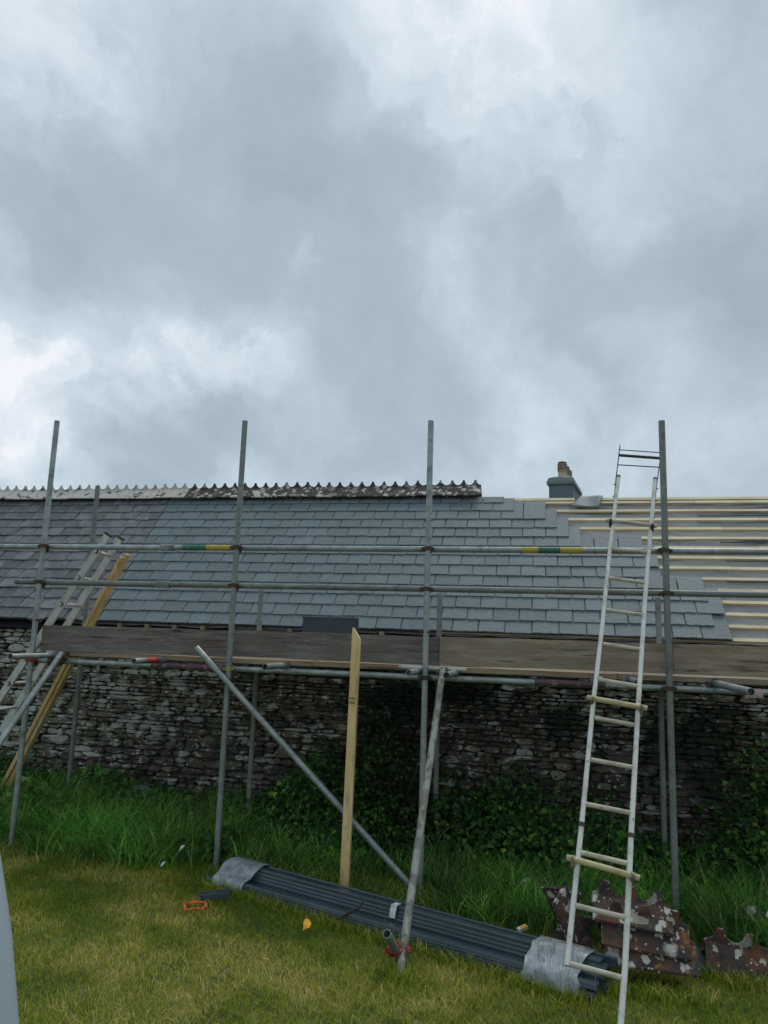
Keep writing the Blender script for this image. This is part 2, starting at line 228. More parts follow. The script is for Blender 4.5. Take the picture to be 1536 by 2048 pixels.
# ------------------------------------------------------------------ mesh helpers (all coordinates in world metres, z from the lawn)
class MB:
    def __init__(s): s.v = []; s.f = []; s.sm = []
    def add(s, vs, fs, smooth=False):
        b = len(s.v); s.v += [tuple(p) for p in vs]; s.f += [tuple(b+i for i in f) for f in fs]; s.sm += [smooth]*len(fs); return s
    def box(s, c, d, R=None):
        c = Vector(c); h = Vector(d)/2; vs = []
        for sx in (-1, 1):
            for sy in (-1, 1):
                for sz in (-1, 1):
                    p = Vector((sx*h.x, sy*h.y, sz*h.z)); vs.append(c+(R@p if R else p))
        return s.add(vs, [(0, 1, 3, 2), (4, 6, 7, 5), (0, 4, 5, 1), (2, 3, 7, 6), (0, 2, 6, 4), (1, 5, 7, 3)])
    def tube(s, pts, r, n=12, caps=True, hollow=0., flat=None):
        pts = [Vector(p) for p in pts]; rs = r if isinstance(r, (list, tuple)) else [r]*len(pts); vs = []
        up = Vector((0, 0, 1)) if abs((pts[-1]-pts[0]).normalized().z) < .9 else Vector((1, 0, 0))
        for i, p in enumerate(pts):
            d = (pts[min(i+1, len(pts)-1)]-pts[max(i-1, 0)]).normalized(); a = d.cross(up).normalized(); b = a.cross(d)
            for k in range(n):
                t = 2*math.pi*k/n; fl = flat or 1.
                vs.append(p+a*math.cos(t)*rs[i]+b*math.sin(t)*rs[i]*fl)
        fs = [(i*n+k, i*n+(k+1) % n, (i+1)*n+(k+1) % n, (i+1)*n+k) for i in range(len(pts)-1) for k in range(n)]
        s.add(vs, fs, True)
        if hollow:                                      # open pipe end: rim and a dark bore
            for e in (0, len(pts)-1):
                d = (pts[-1]-pts[0]).normalized()*(1 if e == 0 else -1)
                ring = vs[e*n:(e+1)*n]; inn = [pts[e]+(q-pts[e])*.86 for q in ring]; deep = [q+d*hollow for q in inn]
                fr = [(k, (k+1) % n, n+(k+1) % n, n+k) for k in range(n)]+[(n+k, n+(k+1) % n, 2*n+(k+1) % n, 2*n+k) for k in range(n)]+[tuple(range(2*n, 3*n))]
                s.add(ring+inn+deep, fr)
        elif caps:
            s.add(vs[:n], [tuple(range(n))[::-1]]); s.add(vs[-n:], [tuple(range(n))])
        return s
    def prism(s, prof, o, ax, ay, az, ln, cap=True):   # prof in (ax,ay), extruded ln along az
        o, ax, ay, az = map(Vector, (o, ax, ay, az)); n = len(prof)
        a = [o+ax*x+ay*y for x, y in prof]; b = [p+az*ln for p in a]
        fs = [(k, (k+1) % n, n+(k+1) % n, n+k) for k in range(n)]
        if cap: fs += [tuple(range(n))[::-1], tuple(range(n, 2*n))]
        return s.add(a+b, fs)
    def mesh(s, name, m, org=(0, 0, 0), cols=None):
        me = bpy.data.meshes.new(name); ox, oy, oz = org
        me.from_pydata([(x-ox, y-oy, z-oz) for x, y, z in s.v], [], s.f); me.polygons.foreach_set('use_smooth', s.sm)
        for q in (m if isinstance(m, (list, tuple)) else [m]): me.materials.append(MATS[q])
        me.update(); return me
ORG = {}
def org(o): return Vector((0, 0, 0)) if o is None else ORG[o.name]
def tag(o, label=None, cat=None, group=None, kind=None):
    for k, v_ in (('label', label), ('category', cat), ('group', group), ('kind', kind)):
        if v_: o[k] = v_
    return o
def empty(name, loc, label, cat, group=None):
    o = bpy.data.objects.new(name, None); COL.objects.link(o); o.location = loc; o.empty_display_size = .1; ORG[o.name] = Vector(loc); return tag(o, label, cat, group)
def part(name, mb, m, parent=None, label=None, kind=None, loc=None):
    """one mesh object; a child keeps its vertices relative to its thing"""
    base = org(parent); loc = Vector(loc) if loc is not None else base
    me = mb.mesh(name, m, loc); o = bpy.data.objects.new(name, me); COL.objects.link(o); o.parent = parent; o.location = loc-base; ORG[o.name] = loc
    return tag(o, label, None, None, kind)
def solo(name, mb, m, loc, label, cat, group=None, kind=None):
    return tag(part(name, mb, m, None, loc=loc), label, cat, group, kind)
def inst(name, me, parent, p, R=None, sc=None, label=None):
    o = bpy.data.objects.new(name, me); COL.objects.link(o); o.parent = parent; o.location = Vector(p)-org(parent)
    if R is not None: o.rotation_euler = R.to_euler()
    if sc: o.scale = sc
    ORG[o.name] = Vector(p)
    if label: o['label'] = label
    return o
def Z(z): return z+EYE                      # heights were measured from eye level
def P(x, y, z): return Vector((x, y, z+EYE))
def fast(name, V, T, C, m, kind='stuff', label=None, cat=None):
    me = bpy.data.meshes.new(name); V = np.asarray(V, np.float32); T = np.asarray(T, np.int32)
    me.vertices.add(len(V)); me.vertices.foreach_set('co', V.ravel()); k = T.shape[1]
    me.loops.add(T.size); me.loops.foreach_set('vertex_index', T.ravel()); me.polygons.add(len(T)); me.polygons.foreach_set('loop_start', np.arange(0, T.size, k, dtype=np.int32))
    a = me.color_attributes.new('col', 'FLOAT_COLOR', 'POINT'); c4 = np.ones((len(V), 4), np.float32); c4[:, :3] = C; a.data.foreach_set('color', c4.ravel())
    me.materials.append(MATS[m]); me.update(calc_edges=True); me.validate()
    o = bpy.data.objects.new(name, me); COL.objects.link(o); return tag(o, label, cat, None, kind)

# smooth value noise for scattering
_g = rng.random((256, 256))
def vnoise(x, y, s):
    x = np.asarray(x)*s+500; y = np.asarray(y)*s+500; i = np.floor(x).astype(int); j = np.floor(y).astype(int); u = x-i; w = y-j; u = u*u*(3-2*u); w = w*w*(3-2*w)
    g = lambda a, b: _g[a % 256, b % 256]
    return (g(i, j)*(1-u)+g(i+1, j)*u)*(1-w)+(g(i, j+1)*(1-u)+g(i+1, j+1)*u)*w
def ground_z(x, y): return .02*(vnoise(x, y, .8)-.5)-.045*np.clip((np.asarray(x)+1)/2.5, 0, 1)*np.clip((np.asarray(y)-4.2), 0, 1)

# ------------------------------------------------------------------ ground
xs = np.concatenate([[-400, -120, -40, -16], np.linspace(-9, 5, 57), [12, 40, 120, 400]]); ys = np.concatenate([[-400, -100, -20, -4], np.linspace(0, 8, 41), [12, 40, 120, 700]])
mb = MB(); mb.v = [(x, y, float(ground_z(x, y)) if -9 <= x <= 5 and 0 <= y <= 8 else -.02) for y in ys for x in xs]
nx = len(xs); mb.f = [(j*nx+i, j*nx+i+1, (j+1)*nx+i+1, (j+1)*nx+i) for j in range(len(ys)-1) for i in range(nx-1)]; mb.sm = [True]*len(mb.f)
solo('ground', mb, 'lawn_soil', (0, 0, 0), 'uneven patchy lawn of short green and straw-coloured grass', 'ground', kind='structure')

# ------------------------------------------------------------------ barn
SL = math.radians(45); Y0, Z0 = 7.228, Z(.031); ct, st = math.cos(SL), math.sin(SL)
TV = Vector((0, ct, st)); NV = Vector((0, -st, ct)); XV = Vector((1, 0, 0)); RID = 2.34; GA = .166
def RP(x, t, n=0.): return Vector((x, Y0, Z0))+TV*t+NV*n
XL, XR = -9.6, 5.2; YW = 7.34
ridge = RP(0, RID); YR = ridge.y; ZR = ridge.z; YB = 2*YR-YW
barn = empty('barn', (-2, YW, 0), 'long rubble stone barn with its slate roof half renewed and half stripped to battens', 'barn')
mb = MB()                                            # solid walls: front, back, gables
zt = Z0-.02
mb.box(((XL+XR)/2, YW+.28, zt/2-.1), (XR-XL, .5, zt+.2)); mb.box(((XL+XR)/2, YB-.28, zt/2-.1), (XR-XL, .5, zt+.2))
for x in (XL+.26, XR-.26):
    mb.prism([(YW+.53, -.2), (YB-.53, -.2), (YB-.53, zt+.4), (YR, ZR-.15), (YW+.53, zt+.4)], (x-.24, 0, 0), (0, 1, 0), (0, 0, 1), (1, 0, 0), .48)
wall = part('wall', mb, 'mortar', barn)
# rubble stones of the front face
def stone(x0, x1, z0, z1, npt):
    cx, cz = (x0+x1)/2, (z0+z1)/2; hx, hz = (x1-x0)/2, (z1-z0)/2; pr = random.uniform(.010, .050); vs = []; ph = random.random()
    ang = [2*math.pi*(k+ph+random.uniform(-.28, .28))/npt for k in range(npt)]
    out = []
    for a in ang:
        c, s_ = math.cos(a), math.sin(a); p = random.uniform(2.6, 5); r = 1/((abs(c)**p+abs(s_)**p)**(1/p)); j = random.uniform(.80, 1.16)
        out.append((c*r*hx*j, s_*r*hz*j))
    tx, tz = random.uniform(-.25, .25), random.uniform(-.3, .3)
    for sc, y in ((1.03, .012), (1.0, -pr*.7), (.88, -pr)):
        for (a, b) in out:
            jj = random.uniform(.93, 1.05); yy = YW+y-(.0 if y > 0 else (a/hx*tx+b/hz*tz)*pr*.5+random.uniform(-.004, .004)); vs.append((cx+a*sc*jj, yy, cz+b*sc*jj))
    vs.append((cx+random.uniform(-.2, .2)*hx, YW-pr*random.uniform(.9, 1.15), cz)); n = npt
    fs = [(i*n+k, i*n+(k+1) % n, (i+1)*n+(k+1) % n, (i+1)*n+k) for i in range(2) for k in range(n)]+[(2*n+k, 2*n+(k+1) % n, 3*n) for k in range(n)]
    fs = [tuple(reversed(q)) for q in fs]
    return vs, fs
stones = []; z = .04; row = 0
while z < Z0-.03:
    h = random.choice([.028, .035, .040, .048, .055, .062, .072, .09]); h = min(h, Z0-.012-z); x = XL-random.uniform(0, .2)
    if h < .02: break
    while x < XR:
        w = random.uniform(.07, .20)*(1+random.random()**3*1.8)*(h/.065)**.35; x1 = x+w
        dz = .022*(float(vnoise(x, row*.35, .9))-.5)*2
        gp = random.uniform(.0, .006)
        if h > .075 and random.random() < .45:
            k = random.uniform(.35, .65); stones.append((x+gp, x1, z+dz, z+h*k-gp*.6+dz)); stones.append((x+gp, x1, z+h*k+gp*.5+dz, z+h-gp+dz))
        else: stones.append((x+gp, x1, z+dz, z+h-gp+dz))
        x = x1
    z += h; row += 1
vis = [s_ for s_ in stones if -6.1 < s_[0] and s_[1] < 1.95 and s_[2] > .35]
vis.sort(key=lambda s_: -(s_[1]-s_[0])*(s_[3]-s_[2])); big = set(vis[:300])
def tone():
    b = random.uniform(.6, 1.4); q = random.random()
    if q < .07: return (b*2.7, b*2.8, b*2.6)
    if q < .25: return (b*1.6, b*1.6, b*1.5)
    return (b*random.uniform(.95, 1.12), b, b*random.uniform(.88, 1.05))
sv, sf, scol = [], [], []
for s_ in stones:
    one = s_ in big; vs, fs = stone(*s_, 10 if one else 8); c = tone()
    if one:
        m_ = MB(); m_.add(vs, fs); o = part('stone', m_, 'rubble_stone', wall, loc=(sum(s_[:2])/2, YW, sum(s_[2:])/2))
        a = o.data.color_attributes.new('col', 'FLOAT_COLOR', 'POINT'); a.data.foreach_set('color', [*c, 1]*len(vs))
    else:
        b = len(sv); sv += vs; sf += [tuple(b+i for i in q) for q in fs]; scol += [c]*len(vs)
m_ = MB(); m_.v = sv; m_.f = sf; m_.sm = [False]*len(sf); o = part('small_stones', m_, 'rubble_stone', wall, kind='stuff')
a = o.data.color_attributes.new('col', 'FLOAT_COLOR', 'POINT'); a.data.foreach_set('color', np.concatenate([np.array(scol), np.ones((len(sv), 1))], 1).ravel().tolist())

# roof: membrane over rafters (sags between them), rear slope
mb = MB(); nxr = 150; ntr = 34; XM = -5.0
for j in range(ntr+1):
    t = .035+(RID-.055)*j/ntr
    for i in range(nxr+1):
        x = XM+(XR-XM)*i/nxr; sag = -.012*abs(math.sin((x+.1)*math.pi/.45))-.004*random.random()+.006*math.sin(x*5+t*9)*math.sin(t*7+x*2)
        mb.v.append(tuple(RP(x, t, -.014+sag)))
mb.f = [(j*(nxr+1)+i, j*(nxr+1)+i+1, (j+1)*(nxr+1)+i+1, (j+1)*(nxr+1)+i) for j in range(ntr) for i in range(nxr)]; mb.sm = [True]*len(mb.f)
roof = part('roof', mb, 'membrane', barn)
# roof body behind the coverings, near-black to paint in the eaves gap shade
mb = MB(); mb.add([RP(XL, -.03, -.05), RP(XR, -.03, -.05), RP(XR, RID, -.05), RP(XL, RID, -.05), (XR, 2*YR-Y0, Z0-.05), (XL, 2*YR-Y0, Z0-.05)], [(0, 1, 2, 3), (3, 2, 4, 5)]); part('sarking', mb, 'gap_shade_black', roof)
mb = MB(); mb.add([(XL, YR+.01, ZR-.01), (XR, YR+.01, ZR-.01), (XR, 2*YR-Y0, Z0), (XL, 2*YR-Y0, Z0)], [(0, 1, 2, 3)]); part('rear_slope', mb, 'old_slate', roof)
# membrane laps with dark wavy undersides
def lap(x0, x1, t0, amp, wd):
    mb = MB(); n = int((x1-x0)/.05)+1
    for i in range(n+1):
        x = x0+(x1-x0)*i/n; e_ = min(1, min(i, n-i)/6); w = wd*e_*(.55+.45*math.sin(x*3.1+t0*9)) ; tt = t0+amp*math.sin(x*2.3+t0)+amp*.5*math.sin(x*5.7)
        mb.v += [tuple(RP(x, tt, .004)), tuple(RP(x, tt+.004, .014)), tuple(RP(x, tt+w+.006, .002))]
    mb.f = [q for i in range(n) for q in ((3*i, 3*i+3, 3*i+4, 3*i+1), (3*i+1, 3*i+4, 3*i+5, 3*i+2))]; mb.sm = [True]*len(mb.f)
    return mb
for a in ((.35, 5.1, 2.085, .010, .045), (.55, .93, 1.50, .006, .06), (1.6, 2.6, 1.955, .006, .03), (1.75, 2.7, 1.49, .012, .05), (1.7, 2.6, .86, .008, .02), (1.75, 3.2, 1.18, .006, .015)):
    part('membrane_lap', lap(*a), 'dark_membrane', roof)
# print on the membrane: two short rows of worn marks
mb = MB()
for (tt, x0, x1, h) in ((1.515, 1.10, 1.50, .032), (1.395, 1.10, 1.46, .022)):
    x = x0
    while x < x1:
        w = random.uniform(.012, .026)
        for k in range(random.choice([2, 3])):
            a = random.choice([0, 1, 2])
            p = RP(x+w*random.random()*.7, tt+h*random.uniform(-.3, .3), .0065); sz = (.005, h*random.uniform(.5, 1)) if a == 0 else (w*.8, .006)
            q = [p+XV*sx*sz[0]/2+TV*sy*sz[1]/2 for sx, sy in ((-1, -1), (1, -1), (1, 1), (-1, 1))]; mb.add(q, [(0, 1, 2, 3)])
        x += w+random.choice([.008, .01, .02])
part('printed_marks', mb, 'ink', roof, label='worn dark lettering printed on the grey membrane')
# battens
for j in range(14):
    t = .055+GA*j; xs_ = -1.0; first = True
    while xs_ < XR:
        ln = random.uniform(2.4, 3.9) if not first else random.uniform(2.5, 4.2); x1 = min(xs_+ln, XR); first = False
        mb = MB(); R = Matrix((XV, TV, NV)).transposed(); c = RP((xs_+x1)/2, t+random.uniform(-.004, .004), .008); mb.box(c, (x1-xs_-.003, .040, .022), R@Matrix.Rotation(random.uniform(-.0012, .0012), 3, 'Z'))
        part('batten', mb, 'batten', roof, loc=c); xs_ = x1
for (xa, xb) in ((-.45, .31), (.585, 2.9), (2.903, XR)):
    mb = MB(); c = RP((xa+xb)/2, 2.275, .012); mb.box(c, (xb-xa, .046, .026), Matrix((XV, TV, NV)).transposed()); part('batten', mb, 'batten', roof, loc=c)
# slates
def slate_mesh(w, l, m, rag, name):
    pts = []
    nb, ns = 9, 6
    corner = random.choice([0, 0, 0, .008, .014])
    for k in range(nb): pts.append([-w/2+w*k/(nb-1), random.uniform(-rag, rag)+(corner if k == 0 else 0)])
    for k in range(1, ns): pts.append([w/2+random.uniform(-rag, rag*.4)*.8, l*k/(ns-1)])
    for k in range(ns-1): pts.append([-w/2+random.uniform(-rag*.4, rag)*.8, l*(ns-1-k)/(ns-1)]) if k else pts.append([-w/2, l])
    n = len(pts); th = .0078; cx, cy = 0, l/2; bv = .0034
    def ins(p):
        x, y = p; return (x-math.copysign(bv*random.uniform(.6, 1.5), x) if abs(x) > w/2-.01 else x, y+bv*random.uniform(.5, 1.6) if y < .02 else y-.001)
    top = [(*ins(p), random.uniform(-.0003, .0003)) for p in pts]; bot = [(p[0], p[1], -th) for p in pts]
    m_ = MB(); m_.v = top+bot; m_.f = [tuple(range(n))]+[(n+k, n+(k+1) % n, (k+1) % n, k) for k in range(n)]; m_.sm = [False]*len(m_.f)
    return m_.mesh(name, m)
BW = .25; LEN = .385
var = {l: [slate_mesh(BW-.0050, l, 'new_slate', .0040, 'slate') for _ in range(9)] for l in (LEN, .28, .13)}
ends = [1.60, 1.48, 1.60, 1.48, 1.10, .98, 1.10, .98, .355, .23, .105, -.02, -.375, -.50]
def slate_R(dz=0, dd=0):
    d = math.radians(3.6)+dd; t2 = TV*math.cos(d)-NV*math.sin(d); n2 = XV.cross(t2); R = Matrix((XV, t2, n2)).transposed(); return R @ Matrix.Rotation(dz, 3, 'Z')
todo = []
for k in range(14):
    tk = .025+GA*k; l = LEN if tk+LEN < RID-.02 else (.28 if tk+.28 < RID+.01 else .13); x1 = ends[k]; left = -4.685-.011*k
    while x1 > left+.02:
        x0 = x1-BW
        if x0 < left+.06: x0 = left
        todo.append((k, tk, l, x0, x1)); x1 = x0
todo.sort(key=lambda q: (q[0] >= 11 and q[3] < -3.6, q[0]))
rest = []
for i, (k, tk, l, x0, x1) in enumerate(todo):
    p = RP((x0+x1)/2, tk+random.uniform(-.0035, .0035), .050+random.uniform(0, .003)); R = slate_R(random.gauss(0, .0045), random.uniform(-.003, .010)); me = random.choice(var[l]); s_ = (x1-x0)/BW
    if i < 298: inst('slate', me, roof, p, R, (s_, 1, 1))
    else: rest.append((me, p, R, s_))
def join(name, items, parent, m, **kw):
    m_ = MB()
    for me, p, R, s_ in items: m_.add([p+R@Vector((v_.co.x*s_, v_.co.y, v_.co.z)) for v_ in me.vertices], [tuple(q.vertices) for q in me.polygons])
    return part(name, m_, m, parent, **kw)
if rest: join('slates_at_top_left', rest, roof, 'new_slate', kind='stuff')
ovar = [slate_mesh(1, LEN, 'old_slate', .0040, 'weathered_slate') for _ in range(2)]
ow = {w: [slate_mesh(w-.005, LEN, 'old_slate', .0048, 'weathered_slate') for _ in range(4)] for w in (.19, .22, .25)}
ows = {w: [slate_mesh(w-.005, .2, 'old_slate', .0048, 'weathered_slate') for _ in range(3)] for w in (.19, .22, .25)}
rest = []
for k in range(14):
    tk = .022+GA*k; x1 = -4.69-.011*k
    if k % 2: x1 = x1
    first = True
    while x1 > XL:
        w = random.choice([.19, .22, .22, .25]); s_ = 1
        if first and k % 2: w = .19; s_ = .62
        first = False; x0 = x1-w*s_
        src = ow if tk+LEN < RID else ows
        p = RP((x0+x1)/2, tk+random.uniform(-.011, .009), .050+random.uniform(0, .007)); R = slate_R(random.gauss(0, .012), random.uniform(-.004, .012)); me = random.choice(src[w])
        if x0 > -7.1: inst('weathered_slate', me, roof, p, R, (s_, 1, 1))
        else: rest.append((me, p, R, s_))
        x1 = x0
join('weathered_slates_beyond', rest, roof, 'old_slate', kind='stuff')
mb = MB(); x = XL
while x < 1.6:
    w = .25; a = x+.003; b = min(x+w-.003, 1.6); mb.box(RP((a+b)/2, .142+random.uniform(-.004, .004), .030), (b-a, .235, .008), Matrix((XV, TV, NV)).transposed()@Matrix.Rotation(-.02, 3, 'X')); x += w
part('eaves_course', mb, 'dark_sheet', roof, kind='stuff')  # dark colour paints in the shade on the underside of these slates
# rafter feet under the eaves
for i in range(12):
    x = -5.05+i*.315
    mb = MB(); c = Vector((x, 7.285, Z0-.025)); mb.box(c, (.047, .13, .10)); part('rafter_foot', mb, 'timber_raw', barn, loc=c)
# ridge tiles with scalloped crests
def crest_profile(ln, n, h0, h1, flat=.009):
    pts = []; pitch = ln/n
    for i in range(n):
        c = pitch*(i+.5)
        m_ = 7
        lo = c-pitch/2; 
        for k in range(m_+1):                     # left half scallop up to peak
            u = math.sin(k/m_*math.pi/2); x = lo+(pitch/2-flat)*u; pts.append((x, h0+(h1-h0)*(.18*u*u+.82*(1-math.sqrt(max(0, 1-.985*u**2.1)))/.878)))
        for k in range(m_+1):
            u = math.cos(k/m_*math.pi/2); x = c+flat+(pitch/2-flat)*(1-u); pts.append((x, h0+(h1-h0)*(.18*u*u+.82*(1-math.sqrt(max(0, 1-.985*u**2.1)))/.878)))
    return pts
def ridge_tile(ln=.42, wing=.188, half=math.radians(47), n=3, h=.076, thick=.017, flat=.010):
    """local: x along, apex at z=0, wings falling to +-y"""
    mb = MB(); s_, c = math.sin(half), math.cos(half)
    prof = [(-s_*wing, -c*wing), (-s_*wing+.004, -c*wing-.012), (0, -thick*1.2), (s_*wing-.004, -c*wing-.012), (s_*wing, -c*wing), (.014, .0), (.011, .006), (-.011, .006), (-.014, .0)]
    mb.prism([(y, z) for y, z in prof], (0, 0, 0), (0, 1, 0), (0, 0, 1), (1, 0, 0), ln)
    top = crest_profile(ln, n, .014, h, flat); m_ = len(top); vs = []
    for (x, z) in top: vs += [(x, -.012, .0), (x, -.009, z), (x, .009, z), (x, .012, .0)]
    fs = []
    for i in range(m_-1):
        a = 4*i; b = 4*i+4; fs += [(a, b, b+1, a+1), (a+1, b+1, b+2, a+2), (a+2, b+2, b+3, a+3)]
    fs += [(0, 1, 2, 3), (4*m_-4, 4*m_-1, 4*m_-2, 4*m_-3)]
    mb.add(vs, fs); return mb
rt = {k: [ridge_tile().mesh('ridge_tile', k) for _ in range(1)] for k in ('ridge_lichen', 'ridge_pale')}
for i in range(21):
    x0 = -.776-.424*(i+1); kind = 'ridge_pale' if x0 < -4.95 else 'ridge_lichen'
    inst('ridge_tile', rt[kind][0], roof, Vector((x0, YR, ZR+.146+random.uniform(-.006, .006))), Matrix.Rotation(random.uniform(-.006, .006), 3, 'Y')@Matrix.Rotation(random.uniform(-.006, .006), 3, 'Z'))

# loose flashing draped over the top batten
mb = MB()
for j in range(9):
    for i in range(13):
        u, w = i/12, j/8; x = .34+.25*u+.04*w-.09*(1-w)*(1-u)+(.0 if u < 1 else 0); t = 2.33-.225*(1-w)-.012*math.sin(u*3)*(1-w); x -= .02*(1-w)*u
        mb.v.append(tuple(RP(x, t, .034+.006*math.sin(u*6+w*3)+.006*(1-w))))
mb.f = [(j*13+i, j*13+i+1, (j+1)*13+i+1, (j+1)*13+i) for j in range(8) for i in range(12)]; mb.sm = [True]*len(mb.f)
n0 = len(mb.v); mb.v += [tuple(Vector(v_)-NV*.007) for v_ in mb.v]; mb.f += [tuple(n0+i for i in reversed(q)) for q in list(mb.f)]; mb.sm = [True]*len(mb.f)
bd = [i for i in range(13)]+[13*j+12 for j in range(1, 9)]+[8*13+i for i in range(11, -1, -1)]+[13*j for j in range(7, 0, -1)]
mb.add([], []); mb.f += [(bd[k], n0+bd[k], n0+bd[(k+1) % len(bd)], bd[(k+1) % len(bd)]) for k in range(len(bd))]; mb.sm = [True]*len(mb.f)
solo('flashing_sheet', mb, 'lead_grey', RP(.8, 2.2, .04), 'loose grey flashing sheet draped over the top battens just right of the chimney', 'flashing')

# ------------------------------------------------------------------ house far behind, of which the chimney shows
hs = empty('house', (.5, 23, 0), 'distant house whose dark chimney with buff pots rises over the barn ridge', 'house')
mb = MB(); mb.box((.5, 23, 1.9), (9, 6.4, 4.4)); part('wall', mb, 'far_wall', hs)
mb = MB(); mb.prism([(-3.5, 0), (3.5, 0), (0, 1.45)], (-4.2, 23, 4.11), (0, 1, 0), (0, 0, 1), (1, 0, 0), 9.4); hr = part('roof', mb, 'old_slate', hs)
ch = empty('chimney', (.42, 22.9, 5), None, None); del ch  # replaced below by meshes
Rc = Matrix.Rotation(math.radians(-9), 3, 'Z'); cc = Vector((.52, 22.95, 0))
def cp(x, y, z): return Rc@Vector((x, y, 0))+cc+Vector((0, 0, z))
mb = MB()
def ring(w, d, z): return [cp(sx*w/2, sy*d/2, z) for sx, sy in ((-1, -1), (1, -1), (1, 1), (-1, 1))]
def loft(mb, rings, top=True):
    vs = [p for r in rings for p in r]; n = 4; mb.add(vs, [(i*n+k, i*n+(k+1) % n, (i+1)*n+(k+1) % n, (i+1)*n+k) for i in range(len(rings)-1) for k in range(n)]+([tuple(range(4*(len(rings)-1), 4*len(rings)))] if top else []))
loft(mb, [ring(.68, 1.8, 4.6), ring(.68, 1.8, 6.42)]); stack = part('chimney', mb, 'render_blue', hs)
mb = MB(); loft(mb, [ring(.68, 1.8, 6.421), ring(.80, 1.92, 6.44), ring(.80, 1.92, 6.52), ring(.70, 1.82, 6.64), ring(.46, 1.5, 6.70)]); part('chimney_cap', mb, 'cap_green', stack)
for i, yy in enumerate((-.55, .05, .6)):
    mb = MB(); b = cp(0.0, yy, 6.66); mb.tube([b, b+Vector((0, 0, .22))], .125, 14)
    mb.tube([b+Vector((0, 0, .22)), b+Vector((0, 0, .25))], .14, 14); mb.tube([b+Vector((0, 0, .25)), b+Vector((0, 0, .46))], .105, 14)
    pot = part('chimney_pot', mb, 'pot_buff', stack)
    mb = MB()
    for q in range(5): mb.tube([b+Vector((0, 0, .265+q*.045)), b+Vector((0, 0, .285+q*.045))], [.15, .135], 14)
    mb.tube([b+Vector((0, 0, .50)), b+Vector((0, 0, .52)), b+Vector((0, 0, .56))], [.14, .12, .03], 14)
    part('pot_cowl', mb, 'pot_cap', pot)
ob = bpy.data.objects.get('chimney')
for o in list(bpy.data.objects):
    if o.type == 'EMPTY' and o.name.startswith('chimney'): bpy.data.objects.remove(o)
stack.name = 'chimney'

# ------------------------------------------------------------------ scaffold
TR = .02415; YO, YL, YI = 5.90, 5.95, 6.90
sca = empty('scaffold', (-1.8, 6.4, 0), 'galvanised tube scaffold with weathered toe boards standing along the barn wall', 'scaffold')
def tubep(name, a, b, m='galvanised', hollow=.06, label=None, n=14, r=TR):
    a, b = Vector(a), Vector(b); d = b-a; L_ = d.length; mb = MB(); k = max(1, int(L_/.4))
    mb.tube([a+d*i/k for i in range(k+1)], r, n, hollow=hollow); return part(name, mb, m, sca, label)
OX = [-4.438, -2.576, -.937, .863]; bot = [-1.90, -1.93, -1.86, -2.0]; top = [1.878, 1.821, 1.772, 1.717]
for x, b, t in zip(OX, bot, top): tubep('standard', P(x, YO, b), P(x, YO, t), 'galvanised_dull' if x in (OX[1], OX[3]) else 'galvanised')
for x, t in zip([-4.62, -2.728, -.975, .935], [1.471, .416, .417, .42]): tubep('standard', P(x, YI, -1.93), P(x, YI, t), 'galvanised_dull')
# guard rails
zt_ = .712; zl = .390
tubep('guard_rail', P(-7.2, YL, zt_), P(-3.245, YL, zt_-.003)); tubep('guard_rail', P(-3.235, YL, zt_), P(3.2, YL, zt_))
tubep('guard_rail', P(-4.72, YL, zl), P(-3.255, YL, zl-.004), 'galvanised_dull'); tubep('guard_rail', P(-3.245, YL, zl), P(3.4, YL, zl+.008), 'galvanised_dull')
def band(xa, xb, y, z, m, name='paint_band'):
    mb = MB(); mb.tube([P(xa, y, z), P(xb, y, z)], TR+.0012, 16, caps=False); part(name, mb, m, sca)
def px2x(px, Y=5.93):           # photo column at the rail height -> metres along the facade
    d = pixdir(px, 1098); return d.x*Y/d.y
for a, b, m in ((365, 412, 'green_paint'), (412, 459, 'yellow_paint'), (1043, 1077, 'yellow_paint'), (1077, 1121, 'green_paint'), (1121, 1168, 'yellow_paint')): band(px2x(a), px2x(b)-.002, YL, zt_, m)
# ledgers
zd = -.299
tubep('ledger', P(-4.52, YL, zd), P(1.43, YL, zd-.002)); tubep('ledger', P(1.44, YL, zd), P(4.2, YL, zd)); tubep('ledger', P(-4.75, YI+.05, zd+.02), P(4.2, YI+.05, zd+.02), 'galvanised_dull')
band(-3.30, -2.62, YL, zd, 'maroon_paint'); band(-.10, .42, YL, zd, 'maroon_paint'); band(-4.30, -4.13, YL, zd, 'rust')
# transoms under the platform
for x, y, m in ((-4.235, 5.37, 'galvanised'), (-3.207, 5.49, 'galvanised'), (-2.094, 5.46, 'galvanised_dull'), (-.995, 5.51, 'galvanised'), (-.702, 5.38, 'galvanised_dull'), (.37, 5.55, 'galvanised_dull'), (.597, 5.46, 'galvanised_dull'), (1.184, 4.95, 'galvanised'), (2.3, 5.5, 'galvanised')):
    tubep('transom', P(x, y, zd+.0485), P(x, 7.22, zd+.050), m)
mb = MB(); mb.tube([P(-3.207, 5.66, zd+.0485), P(-3.207, 5.86, zd+.0485)], TR+.0012, 16, caps=False); part('paint_band', mb, 'red_paint', sca)
# braces and rakers
tubep('brace', P(-2.849, 5.835, -.134), P(-.875, 5.835, -1.915), 'galvanised')
tubep('raker', P(-.792, 5.86, -.225), P(-.813, 4.44, -1.88), 'splashed_tube', label='pale paint-splashed raking tube with its foot on the lawn')
tubep('raker', P(-4.115, 5.86, -.225), P(-4.26, 4.46, -1.88), 'galvanised')
tubep('ground_stub', P(-.868, 4.34, -1.60), P(-.835, 4.66, -1.86), 'galvanised_dull', label='short tube stub coupled to the foot of the raker')
